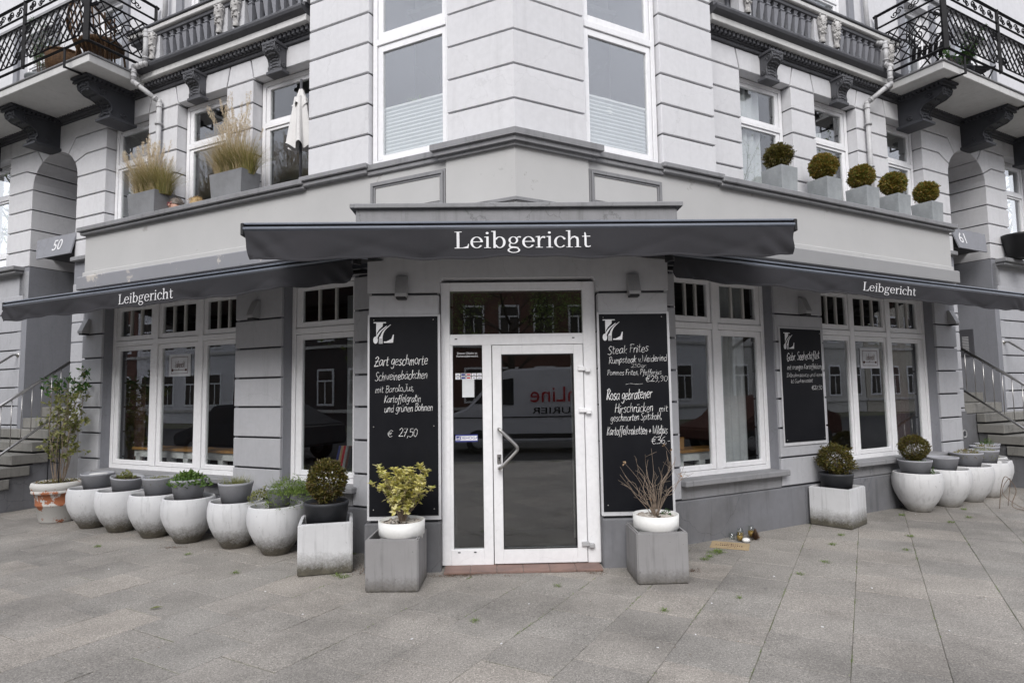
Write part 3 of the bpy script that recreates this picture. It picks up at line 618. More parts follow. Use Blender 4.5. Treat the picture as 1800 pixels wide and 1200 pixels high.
corner_course(3.41, 3.965, -.03, 1.06, -1.24, PARP, 'corner_pier'); corner_course(3.44, 3.47, -.055, 1.03, -1.21, MID, 'corner_moulding')

# --- windows
def window(W, u0, u1, z0, z1, y, cells, tz, bars=0, up=True, glassmat=GLS, frame=.055, sash=.052, label=None, thick=.07):
    """cells: list of (a,b) light openings; tz: (bottom, top) of the transom bar; bars: upright bars in each upper light"""
    fr = MB(); fr.box(u0, u0 + frame, y, y + thick, z0, z1, .004); fr.box(u1 - frame, u1, y, y + thick, z0, z1, .004)
    fr.box(u0 + frame, u1 - frame, y + .001, y + thick, z0, z0 + frame); fr.box(u0 + frame, u1 - frame, y + .001, y + thick, z1 - frame, z1)
    edges = [u0 + frame] + [0] * 0
    ms = []
    for (a, b), (c, d) in zip(cells[:-1], cells[1:]): m = (b + c) / 2; ms.append(m); fr.box(m - .045, m + .045, y - .006, y + thick, z0 + frame, z1 - frame, .006)
    lim = [u0 + frame] + [x for m in ms for x in (m - .045, m + .045)] + [u1 - frame]
    for k in range(len(cells)):
        L0, L1 = lim[2 * k], lim[2 * k + 1]
        fr.box(L0, L1, y - .004, y + thick, (tz[0] + tz[1]) / 2 - .035, (tz[0] + tz[1]) / 2 + .035, .004)
    wn = part('window', fr, WFR, bld, W, label)
    for k, (a, b) in enumerate(cells):
        L0, L1 = lim[2 * k] + .006, lim[2 * k + 1] - .006; ya, yb = y + .012, y + .06
        tm = (tz[0] + tz[1]) / 2
        for (za, zb, ga, gb) in ((z0 + frame + .006, tm - .041, z0 + frame + sash, tz[0]), (tm + .041, z1 - frame - .006, tz[1], z1 - frame - sash)):
            s_ = MB(); s_.box(L0, a, ya, yb, za, zb, .004); s_.box(b, L1, ya, yb, za, zb, .004); s_.box(a, b, ya + .001, yb, za, ga); s_.box(a, b, ya + .001, yb, gb, zb)
            s_.box(a, b, ya + .02, yb, ga, ga + .008)
            sh = part('sash', s_, WFR, wn, W)
            if za > tm and bars:
                for q in range(bars):
                    c = a + (b - a) * (q + 1) / (bars + 1); part('glazing_bar', MB().box(c - .013, c + .013, ya + .004, yb - .01, ga, gb), WMUL, wn, W)
            part('pane', MB().box(a - .004, b + .004, y + .034, y + .038, ga - .004, gb + .004), glassmat, wn, W)
    return wn
window(FL, -4.62, -1.97, .665, 2.95, .15, [(-4.48, -3.80), (-3.56, -2.90), (-2.67, -2.09)], (2.28, 2.48), 2, label='three-light white shop window of the left wing')
window(FL, -1.19, -.15, .665, 2.95, .15, [(-1.04, -.29)], (2.27, 2.47), 2, label='single-light white shop window')
window(FR, -.10, 1.47, .665, 2.95, .15, [(.04, .53), (.74, 1.34)], (2.25, 2.46), 2, label='two-light white shop window of the right wing')
window(FR, 2.39, 4.98, .665, 2.95, .15, [(2.52, 3.13), (3.29, 3.95), (4.14, 4.80)], (2.25, 2.46), 2, label='three-light white shop window of the right wing')
window(FL, .065, 1.065, 4.10, 6.72, .06, [(.19, .96)], (5.38, 5.60), 0, glassmat=GLB, label='tall bay window left of the corner'); window(FR, -1.245, -.225, 4.10, 6.72, .06, [(-1.13, -.34)], (5.38, 5.60), 0, glassmat=GLB, label='tall bay window right of the corner')

# --- recessed facade above the ledge  (front of its stones at y = .40)
Y0 = .40
def recess(W, s, wins, uc, hw, outer, far_open, bayedge):
    """wins: opening ranges from the corner outwards; uc, hw: centre and half width of the entrance arch"""
    def P(a, b): return (min(a, b), max(a, b))
    ZR = [4.11, 4.46, 4.80, 5.14, 5.485, 5.80]
    core = MB(); sg = s
    edges = [bayedge] + [x for w_ in wins for x in (w_[0], w_[1])]
    piers = [(edges[0], edges[1])] + [(edges[2 * i], edges[2 * i + 1]) for i in range(1, len(wins))]
    lastw = wins[-1][1]
    bk = 1.1
    for i, (a, b) in enumerate(piers):
        a, b = P(a, b)
        core.box(a + .02, b - .02, Y0 + .03, Y0 + .35, 3.9, 5.8)
        for k in range(5): stone(poly_rect(a, b, ZR[k], ZR[k + 1]), Y0, Y0 + .16, UP, W)
    # pier between last window and arch (front stones; deep reveal into the entrance)
    a, b = P(lastw, uc - sg * hw)
    core.box(a + .02, b - .02, Y0 + .03, Y0 + bk - .02, 1.3, 5.0)
    for k in range(3): stone(poly_rect(a, b, ZR[k], ZR[k + 1]), Y0, Y0 + (.16 if 0 else .9), UP, W)
    # other side of the arch
    a2, b2 = P(uc + sg * hw, uc + sg * (outer))
    core.box(a2 + .02, b2 - .02, Y0 + .03, Y0 + bk - .02, 1.0, 5.0)
    for k in range(3): stone(poly_rect(a2, b2, ZR[k], ZR[k + 1]), Y0, Y0 + .9, UP, W)
    for za, zb in ((3.83, 4.11),): stone(poly_rect(a, b, za, zb), Y0, Y0 + .9, UP, W); stone(poly_rect(a2, b2, za, zb), Y0, Y0 + .9, UP, W)
    # arch stones: v is the distance from the arch centre
    zs, rise = 5.14, .51
    def arc(v0, v1, n=5):
        out = []
        for i in range(n + 1): v = v0 + (v1 - v0) * i / n; out.append((v, zs + rise * math.sqrt(max(0, 1 - (v / hw) ** 2))))
        return out
    def sidepoly(sd):
        A = [(hw, zs)] + [(outer, zs), (outer, 5.485), (.86, 5.485)] + arc(.55, hw - .001)[:-1]
        B = [(.86, 5.485), (outer, 5.485), (outer, 5.80), (.55, 5.80)] + arc(.36, .55)
        C = [(.55, 5.80), (outer, 5.80), (outer + .06, 6.09), (0, 6.09)] + arc(0, .36)
        res = []
        for pl in (A, B, C):
            q = [(uc + sd * v, z) for v, z in pl]
            ar = sum(q[i - 1][0] * q[i][1] - q[i][0] * q[i - 1][1] for i in range(len(q)))
            res.append(q if ar > 0 else q[::-1])
        return res
    for sd in (-1, 1):
        for pl in sidepoly(sd): stone(pl, Y0, Y0 + .8, UP, W, .010)
        bkp = sidepoly(sd)
        for pl in bkp:
            m = MB().slab(pl, Y0 + .03, Y0 + .78, .032, .002); core.add(m.v, m.f)
    # lintels with keystone consoles
    allw = list(wins)
    for i, (wa, wb) in enumerate(wins):
        a, b = P(wa, wb); c = (a + b) / 2
        core.box(a - .05, b + .05, Y0 + .03, Y0 + .35, 5.83, 6.2)
        stone([(a, 5.80), (b, 5.80), (b + .07, 6.09), (a - .07, 6.09)], Y0, Y0 + .16, UP, W)
    for i, (a, b) in enumerate(piers):
        a, b = P(a, b); l, r = (a, b)
        ll = 0 if (s < 0 and i == 0) else 0
        t0 = .07 if not (i == 0 and s > 0) else 0; t1 = .07 if not (i == 0 and s < 0) else 0
        stone([(a, 5.80), (b, 5.80), (b - t1, 6.09), (a + t0, 6.09)], Y0, Y0 + .16, UP, W)
        core.box(a + .05, b - .05, Y0 + .03, Y0 + .35, 5.83, 6.2)
    wall(core, JNT, W)
    # far bay beyond the entrance
    fa, fb = P(uc + sg * outer, uc + sg * (outer + 1.0)); 
    stone([(fa, 5.80), (fb, 5.80), (fb + .07, 6.09), (fa - .07, 6.09)], Y0, Y0 + .16, UP, W)
    stone(poly_rect(*P(uc + sg * (outer + 1), uc + sg * (outer + 1.7)), 4.11, 6.09), Y0, Y0 + .3, UP, W)
    # spans between window backs (solid behind)
    for i, (wa, wb) in enumerate(allw):
        a, b = P(wa, wb)
        wn = window(W, a + .0, b - .0, 4.11, 5.80, Y0 + .15, [(a + .13, b - .13)], (5.13, 5.27), 0)
        part('window_box', MB().box(a, b, Y0 + .149, Y0 + .3, 4.0, 4.11), REV, bld, W)
    window(W, fa, fb, 4.11, 5.80, Y0 + .15, [(fa + .13, fb - .13)], (5.13, 5.27), 0)
    # entrance reveal + arched frame + door
    rv = MB()
    for sd in (-1, 1):
        u_ = uc + sd * hw; a, b = P(u_ + sd * .012, u_ + sd * .3)
        rv.box(a, b, Y0 + .012, Y0 + 1.0, 1.3, 3.83)
    parts('entrance_reveal', rv, REV, bld, W)
    fr = MB()
    for w1, w2, yy in ((0, .10, .78), (.10, .17, .83)):
        o_ = [(hw - w1, 1.4)] + [(x, z) for x, z in [(v * (hw - w1) / hw, zs + (z - zs) * (rise - w1) / rise) for v, z in arc(hw - .001, 0, 10)]]
        i_ = [(hw - w2, 1.4)] + [(x, z) for x, z in [(v * (hw - w2) / hw, zs + (z - zs) * (rise - w2) / rise) for v, z in arc(hw - .001, 0, 10)]]
        full_o = o_ + [(-x, z) for x, z in o_[::-1][1:]]; full_i = i_ + [(-x, z) for x, z in i_[::-1][1:]]
        n = len(full_o); yb = Y0 + yy
        vs_ = [(uc + x, yb, z) for x, z in full_o] + [(uc + x, yb, z) for x, z in full_i] + [(uc + x, yb + .1, z) for x, z in full_i]
        fr.add(vs_, [(i, i + 1, n + i + 1, n + i) for i in range(n - 1)] + [(n + i, n + i + 1, 2 * n + i + 1, 2 * n + i) for i in range(n - 1)])
    dm = part('entrance_frame', fr, REV, bld, W)
    part('entrance_transom', MB().box(uc - hw, uc + hw, Y0 + .76, Y0 + .92, 3.72, 3.86, .01), REV, bld, W)
    dr = MB().box(uc - hw + .16, uc + hw - .16, Y0 + .9, Y0 + .95, 1.5, 3.72)
    drp = part('entrance_door', dr, BRN, bld, W)
    for q in (-.24, .24): part('door_panel', MB().box(uc + q - .17, uc + q + .17, Y0 + .885, Y0 + .905, 1.75, 3.5, .01), ROOM, drp, W)
    part('fanlight', MB().box(uc - hw + .16, uc + hw - .16, Y0 + .92, Y0 + .93, 3.86, 5.62), GLD, bld, W)
    part('stairwell', MB().box(uc - hw, uc + hw, Y0 + 1.2, Y0 + 1.25, 1.4, 5.8), ROOM, bld, W)
    # small moulding at the impost and ledge of the far part
    a, b = P(uc - sg * hw, lastw)
    part('string_course', MB().box(a if s > 0 else b - .45, b if s < 0 else a + .4, Y0 - .06, Y0 + .1, 3.77, 3.83, .008) if 0 else MB().box(*P(uc - sg * (hw + .02), uc - sg * (hw + .42)), Y0 - .07, Y0 + .1, 3.76, 3.83, .01), MID, bld, W)
    xs = P(uc + sg * (hw + .16), uc + sg * (hw + 2.6))
    part('string_course', MB().box(*xs, Y0 - .16, Y0 + .2, 3.77, 3.84, .01).box(xs[0] + .03, xs[1] - .03, Y0 - .12, Y0 + .2, 3.72, 3.77, .01), MID, bld, W)
    part('wall', MB().box(*P(uc + sg * (hw + .03), uc + sg * (hw + 2.6)), Y0 + .012, Y0 + .3, 3.2, 3.76), BLK, bld, W)
    # ground storey beyond the entrance and beside the shop
    lowc = MB().box(*P(uc + sg * (hw + .02), uc + sg * (hw + 2.6)), Y0 + .03, Y0 + .4, 0, 3.3); wall(lowc, JNT, W)
    zz = [.27 + .31 * i for i in range(11)]
    for k in range(10):
        xa, xb = P(uc + sg * (hw + .16), uc + sg * (hw + 1.5)); stone(poly_rect(xa, xb, zz[k], zz[k + 1]), Y0, Y0 + .2, BLK, W)
        xa, xb = P(uc - sg * (hw + 0), (-5.0 if s < 0 else 5.45)); 
        stone(poly_rect(xa, xb, zz[k] + .05, zz[k + 1] + .05), Y0, Y0 + .9, BLK, W)
    part('reveal', MB().box(*P(uc + sg * (hw + .01), uc + sg * (hw + .16)), Y0 + .004, Y0 + .9, 0, 3.3), REV, bld, W)
    part('wall', MB().box(*P(uc - sg * (hw + .012), (-5.0 if s < 0 else 5.45)), Y0 + .02, Y0 + .9, 3.38, 3.84), BLK, bld, W)
    # cornice
    e1 = uc + sg * 4.2
    a, b = P(bayedge, e1); part('frieze', MB().box(a, b, Y0 - .03, Y0 + .2, 6.085, 6.13, .006).box(a, b, Y0 - .045, Y0 + .2, 6.13, 6.215), DRK, bld, W)
    dt = MB(); k = 0
    while a + .05 + k * .075 < b: u_ = a + .05 + k * .075; dt.box(u_ - .02, u_ + .02, Y0 - .105, Y0 - .04, 6.15, 6.21); k += 1
    part('dentils', dt, DRK, bld, W, stuff=True)
    ce = bayedge + sg * (.28)
    a, b = P(ce, uc - sg * 2.2)
    part('cornice', MB().box(a, b, Y0 - .17, Y0 + .2, 6.215, 6.30, .006), SLABW, bld, W)
    pr = [(Y0 - .16, 6.30), (Y0 - .20, 6.315), (Y0 - .235, 6.335), (Y0 - .25, 6.365), (Y0 - .25, 6.39), (Y0 + .2, 6.39), (Y0 + .2, 6.30)]
    part('cornice', MB().prism(pr, a, b, 'x'), DRK, bld, W)
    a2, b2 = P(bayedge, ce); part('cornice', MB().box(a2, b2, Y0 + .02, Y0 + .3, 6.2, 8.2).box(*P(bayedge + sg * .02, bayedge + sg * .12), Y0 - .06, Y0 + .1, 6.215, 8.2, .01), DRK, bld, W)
    # balustrade
    yb = Y0 - .13
    part('balustrade_rail', MB().box(a, b, yb - .06, yb + .1, 6.39, 6.45, .006), DRK, bld, W)
    rl = MB().box(a, b, yb - .05, yb + .1, 6.80, 6.86, .006); part('balustrade_rail', rl, DRK, bld, W)
    part('balustrade_coping', MB().box(a - .02, b + .02, yb - .09, yb + .12, 6.86, 6.93, .01), SLABW, bld, W); part('balustrade_coping', MB().box(a - .03, b + .03, yb - .11, yb + .13, 6.93, 6.965, .006), DRK, bld, W)
    return a, b, yb
def console_profile(p, h):
    """side outline of a scroll bracket; (y,z) relative to wall face and top; p = reach, h = height"""
    o_ = [(0, 0), (-p, 0), (-p * 1.02, -h * .10), (-p * 1.0, -h * .22), (-p * .88, -h * .34), (-p * .70, -h * .40), (-p * .58, -h * .48), (-p * .52, -h * .60), (-p * .50, -h * .74), (-p * .55, -h * .86), (-p * .52, -h * .97), (-p * .42, -h), (0, -h)]
    return o_
def console(W, u, z, p, h, wd, mat, y=Y0, big=False):
    pr = [(y + a, z + b) for a, b in (console_profile(p, h))]
    m = MB(); m.prism(pr, u - wd / 2 + .012, u + wd / 2 - .012, 'x')
    for sd in (-1, 1):
        ux = u + sd * (wd / 2 - .008)
        for cy, cz, r0 in ((-p * .72, -h * .2, h * .17), (-p * .27, -h * .80, h * .11)):
            pts = [(ux, y + cy + r0 * (1 - t / 26) * math.cos(t * .5), z + cz + r0 * (1 - t / 26) * math.sin(t * .5)) for t in range(24)]
            m.tube(pts, h * .028, 5)
        edge = [(ux, q[0], q[1]) for q in pr[1:-1]]; m.tube(edge, h * .03, 5)
    # leaf carving and beads on the front
    for k in range(9):
        t = k / 8; i = t * 9 + 1; a = pr[int(i)]; b = pr[min(len(pr) - 2, int(i) + 1)]; f = i - int(i); yy = a[0] + (b[0] - a[0]) * f; zz = a[1] + (b[1] - a[1]) * f
        s0 = len(m.v); m.lathe([(0, -1), (.7, -.7), (1, 0), (.7, .7), (0, 1)], 8); m.xf(T(u, yy, zz) @ Matrix.Diagonal((wd * .22, h * .05, h * .055, 1)), s0)
        for sd in (-1, 1):
            s0 = len(m.v); m.lathe([(0, -1), (.7, -.7), (1, 0), (.7, .7), (0, 1)], 6); m.xf(T(u + sd * wd * .26, yy, zz - h * .03) @ Matrix.Diagonal((wd * .1, h * .035, h * .05, 1)), s0)
    c = part('console', m, mat, bld, W)
    part('console_foot', MB().box(u - wd * .62, u + wd * .62, y - p * .60, y + .02, z - h - .045, z - h, .006), mat, c, W)
    part('console_cap', MB().box(u - wd * .56, u + wd * .56, y - p * 1.06, y + .02, z, z + .035, .006), mat, c, W)
    return c
winL = [(-1.19, -2.19), (-2.71, -3.71), (-4.37, -5.37)]; winR = [(1.54, 2.53), (3.05, 4.00), (4.78, 5.72)]
UCL, HWL, OUL = -6.765, .635, 1.39; UCR, HWR, OUR = 7.085, .60, 1.365
cl = recess(FL, -1, winL, UCL, HWL, OUL, None, -.83); cr = recess(FR, 1, winR, UCR, HWR, OUR, None, .62)
for u in (-1.70, -3.22): console(FL, u, 6.05, .20, .30, .22, DRKC if 0 else DRK)
for u in (2.03, 3.53): console(FR, u, 6.05, .20, .30, .22, DRK)
# balusters, ornaments
def baluster_mesh():
    m = MB(); pr = [(.050, 0), (.050, .03), (.028, .035), (.062, .25), (.068, .26), (.03, .265), (.028, .28), (.05, .285), (.05, .30), (.034, .31), (.058, .34), (.058, .35)]
    m.lathe(pr, 4, smooth=False); m.xf(Matrix.Rotation(R(45), 4, 'Z')); return m.mesh('baluster', REV)
def ornament_mesh():
    m = MB(); m.lathe([(.035, 0), (.045, .02), (.035, .06), (.03, .07), (.06, .25), (.07, .33), (.05, .38), (0, .40)], 8); r = random.Random(4)
    for k in range(42):
        zz = .12 + .26 * r.random(); a = r.uniform(math.pi * .9, math.pi * 2.1); q = .035 + .03 * (zz / .35); s0 = len(m.v); m.lathe([(0, -1), (.8, -.5), (.8, .5), (0, 1)], 6); m.xf(T(q * math.cos(a), q * math.sin(a), zz) @ Matrix.Diagonal((.017, .017, .017, 1)), s0)
    return m.mesh('ornament', ORN)
BM_, OM_ = baluster_mesh(), ornament_mesh()
for W, s, (a, b, yb), posts in ((FL, -1, cl, [-1.05, -2.30, -2.62, -4.02]), (FR, 1, cr, [1.50, 3.0, 3.32, 4.62])):
    pt = MB()
    for p_ in posts:
        pt.box(p_ - .11, p_ + .11, yb - .035, yb + .1, 6.45, 6.80)
        obj('ornament', OM_, bld, W @ T(p_, yb - .075, 6.44))
    parts('balustrade_post', pt, PORT, bld, W)
    lim = sorted(posts); k = 0
    spans = [(lim[i] + .13, lim[i + 1] - .13) for i in range(len(lim) - 1) if lim[i + 1] - lim[i] > .6]
    for x0, x1 in spans:
        n = int((x1 - x0) / .135)
        for i in range(n): obj('baluster', BM_, bld, W @ T(x0 + (i + .5) * (x1 - x0) / n, yb + .01, 6.45))
    part('wall', MB().box(min(a, b), max(a, b), Y0 + .12, Y0 + .2, 6.39, 6.9), PORT, bld, W)
# upper storey walls and windows
for W, s, uc, be in ((FL, -1, UCL, -.83), (FR, 1, UCR, .62)):
    def P(a, b): return (min(a, b), max(a, b))
    if s < 0: ws = [(-1.2, -2.05, 6.6, 8.0), (-2.9, -3.7, 6.6, 8.0), (-5.1, -6.0, 6.35, 8.0), (-7.0, -8.1, 6.35, 8.0)]
    else: ws = [(1.5, 2.3, 6.6, 8.0), (3.15, 4.0, 6.6, 8.0), (5.5, 6.3, 6.35, 8.0), (7.0, 8.3, 6.35, 8.0)]
    x = be; mb = MB(); up_ = MB()
    for a, b, z0, z1 in ws:
        mb.box(*P(x, a), Y0 + .05, Y0 + .5, 6.2, 8.2); mb.box(*P(a, b), Y0 + .05, Y0 + .5, 8.0, 8.2)
        if z0 > 6.4: mb.box(*P(a, b), Y0 + .05, Y0 + .5, 6.2, z0)
        x = b
        lo, hi = P(a, b); window(W, lo, hi, z0, z1, Y0 + .16, [(lo + .12, hi - .12)], (7.45, 7.58), 0)
        parts('architrave', MB().box(lo - .13, lo - .001, Y0 - .0, Y0 + .2, z0, z1 + .1, .01).box(hi + .001, hi + .13, Y0, Y0 + .2, z0, z1 + .1, .01), REV, bld, W)
    mb.box(*P(x, uc + s * 8), Y0 + .05, Y0 + .5, 6.2, 8.2); mb.box(*P(be, uc + s * 8), Y0 + .05, Y0 + .5, 8.2, 10.5)
    part('upper_wall', mb, PORT if 0 else UP, bld, W)
    # rooms behind the upper windows
    mr_ = MB(); a, b = P(be - s * 2.4, uc + s * 4.2)
    mr_.box(a, b, 2.6, 2.65, 3.9, 8.3); mr_.box(a, b, .75, 2.6, 4.0, 4.05); mr_.box(a, b, .75, 2.6, 6.22, 6.28); mr_.box(a, b, .4, 2.6, 8.2, 8.25)
    for q in ([-.6, -2.45, -4.05, -5.7] if s < 0 else [.4, 2.8, 4.4, 6.1]): mr_.box(q - .03, q + .03, .76, 2.6, 4.0, 8.2)
    part('upper_rooms', mr_, RMUP, bld, W)
# curtains
def curtain(W, a, b, z0, z1, y, mat=CURT, amp=.025, name='curtain'):
    m = MB().grid(lambda u, v: (a + (b - a) * u, y + amp * math.sin(u * (b - a) * 48), z0 + (z1 - z0) * v), int((b - a) * 60), 3)
    return part(name, m, mat, bld, W)
def blind(W, a, b, z0, z1, y):
    n = 26; m = MB(); vs_ = []
    for k in range(n + 1): z = z0 + (z1 - z0) * k / n; yy = y + (.012 if k % 2 else 0); vs_ += [(a, yy, z), (b, yy, z)]
    m.add(vs_, [(2 * k, 2 * k + 1, 2 * k + 3, 2 * k + 2) for k in range(n)]); part('pleated_blind', m, BLIND, bld, W); part('blind_rail', MB().box(a, b, y - .006, y + .018, z1, z1 + .022), WFR, bld, W)
blind(FL, .18, 1.0, 4.2, 4.74, .13); blind(FR, -1.15, -.33, 4.2, 4.74, .13)
curtain(FR, 1.66, 2.2, 4.15, 5.72, .66); curtain(FR, 3.15, 3.5, 4.15, 5.4, .66); curtain(FR, 4.85, 5.2, 4.15, 5.4, .66)
curtain(FL, -2.95, -2.85, 4.15, 5.1, .66); curtain(FR, 3.3, 3.8, 6.6, 7.9, .66); curtain(FL, -3.0, -3.4, 6.6, 7.9, .66) if 0 else None
# rooms behind the shop windows
for W, a, b, mt in ((FL, -5.0, .2, ROOMR), (FR, -.6, 5.45, ROOM)):
    m = MB(); m.box(a, b, 3.2, 3.25, .2, 3.1); m.box(a, b, .35, 3.2, .25, .3); m.box(a, b, .35, 3.2, 3.0, 3.05); m.box(a - .05, a, .35, 3.2, .25, 3.05); m.box(b, b + .05, .35, 3.2, .25, 3.05)
    part('shop_room', m, mt, bld, W)
curtain(FR, .98, 1.40, .7, 2.9, .40, CURT, .02); curtain(FR, 4.55, 4.9, .7, 2.9, .42, ROOMR, .02); curtain(FL, -4.55, -4.3, .7, 2.9, .45, ROOMR, .02)
part('wall_panel', MB().box(-1.1, -.35, 1.0, 1.05, .7, 2.9), CURT, bld, FL)
# --- portal
def portal():
    W = FD
    m = MB().box(-1.38, -.76, .03, .95, 0, 3.1).box(.80, 1.43, .03, .95, 0, 3.1).box(-1.38, 1.43, .03, .95, 2.76, 3.1); wall(m, JNT, W)
    zp = [.455, .80, 1.15, 1.50, 1.85, 2.21, 2.58]
    for k in range(6):
        stone(poly_rect(-1.415, -.73, zp[k], zp[k + 1]), 0, .95, PORT, W, .009 if k < 5 else .013); stone(poly_rect(.77, 1.465, zp[k], zp[k + 1]), 0, .95, PORT, W, .009 if k < 5 else .013)
    pl = [(-1.415, 2.59), (-.73, 2.59), (-.73, 2.69), (-.72, 2.715), (-.70, 2.73), (.74, 2.73), (.76, 2.715), (.77, 2.69), (.77, 2.59), (1.465, 2.59), (1.465, 3.17), (-1.415, 3.17)]
    part('portal_lintel', MB().prism(pl, 0, .95, 'y'), PORT, bld, W)
    parts('plinth', MB().box(-1.435, -.73, -.02, .95, -.03, .445, .012).box(.77, 1.485, -.02, .95, -.03, .445, .012), PLN, bld, W)
    part('portal_cornice', MB().box(-1.50, 1.54, -.13, .95, 3.17, 3.365, .004), MID, bld, W); part('portal_cornice', MB().box(-1.55, 1.59, -.17, .95, 3.365, 3.41, .006), MID, bld, W)
    th = part('threshold', MB().box(-.71, .75, -.10, .25, -.02, .015, .006), STEP, bld, W)
    for k in range(6): part('tile', MB().box(-.70 + k * .242, -.70 + (k + 1) * .242 - .004, -.12, .20, .0, .022, .003), TERR, th, W)
    # vestibule
    m = MB().box(-.8, .8, 1.6, 1.65, 0, 2.9).box(-.85, -.8, .25, 1.6, 0, 2.9).box(.8, .85, .25, 1.6, 0, 2.9).box(-.8, .8, .25, 1.6, 2.85, 2.9).box(-.8, .8, .2, 1.6, -.02, .012); part('vestibule', m, ROOM, bld, W)
    part('inner_door_edge', MB().box(.60, .635, .75, .80, .1, 2.2), WMUL, bld, W)
    # frame
    f = MB(); y0, y1 = .10, .18
    f.box(-.73, -.645, y0, y1, .02, 2.70, .005); f.box(.645, .77, y0, y1, .02, 2.70, .005); f.box(-.645, .645, y0, y1, 2.62, 2.70, .005); f.box(-.645, .645, y0, y1, 2.09, 2.175, .004)
    f.box(-.335, -.245, y0, y1, .02, 2.09, .004); f.box(-.645, -.335, y0, y1, .02, .165, .004); f.box(-.645, -.62, y0 + .01, y1, .165, 2.09); f.box(-.645, .645, y0 + .01, y1 - .01, 2.175, 2.195)
    df = part('door_frame', f, WFR, bld, W)
    part('pane', MB().box(-.64, .645, .135, .14, 2.18, 2.625), GLD, df, W); part('pane', MB().box(-.625, -.33, .135, .14, .16, 2.095), GLD, df, W)
    sc = MB()
    for u_, z_ in ((-.585, 2.15), (.55, 2.15), (-.57, .14), (-.42, .14)): sc.box(u_ - .012, u_ + .012, y0 - .004, y0, z_ - .005, z_ + .005)
    parts('drain_cap', sc, JNT, df, W)
    d = MB(); d.box(-.238, -.15, .085, .165, .03, 2.085, .004); d.box(.545, .638, .085, .165, .03, 2.085, .004); d.box(-.15, .545, .085, .165, 1.995, 2.085, .004); d.box(-.15, .545, .085, .165, .03, .165, .004)
    dl = part('door', d, WFR, bld, W); part('pane', MB().box(-.152, .547, .12, .125, .163, 1.997), GLD, dl, W)
    gs = MB().box(-.15, -.142, .083, .1, .165, 1.995).box(.537, .545, .083, .1, .165, 1.995).box(-.142, .537, .083, .1, 1.987, 1.995).box(-.142, .537, .083, .1, .165, .173); part('glazing_gasket', gs, AWB, dl, W)
    hp = [(-.185, .083, 1.285), (-.182, .02, 1.285), (-.165, .0, 1.272), (-.03, -.005, 1.14), (-.012, -.005, 1.105), (-.03, -.005, 1.07), (-.165, .0, .935), (-.182, .02, .92), (-.185, .083, .92)]
    part('handle', MB().tube(catmull(hp, 3), .0155, 12), STEEL, dl, W)
    part('lock_plate', MB().box(-.198, -.168, .079, .085, 1.08, 1.155, .004), WFR, dl, W); part('lock_plate', MB().box(-.203, -.163, .079, .085, .955, 1.045, .003), STEEL, dl, W)
    k_ = MB().box(-.187, -.179, .076, .08, .985, 1.015).box(-.191, -.175, .076, .08, 1.005, 1.02); part('keyhole', k_, AWB, dl, W)
    for z_ in (1.86, 1.46, .21):
        h = MB().box(.585, .655, .06, .09, z_ - .03, z_ + .012, .004).box(.655, .705, .055, .10, z_ - .045, z_ - .005, .006); part('hinge', h, WFR if z_ > 1 else LAMP, dl, W)
    part('doorbell', MB().box(-.765, -.735, -.004, .03, 1.45, 1.535, .006), AWB, bld, W)
portal()
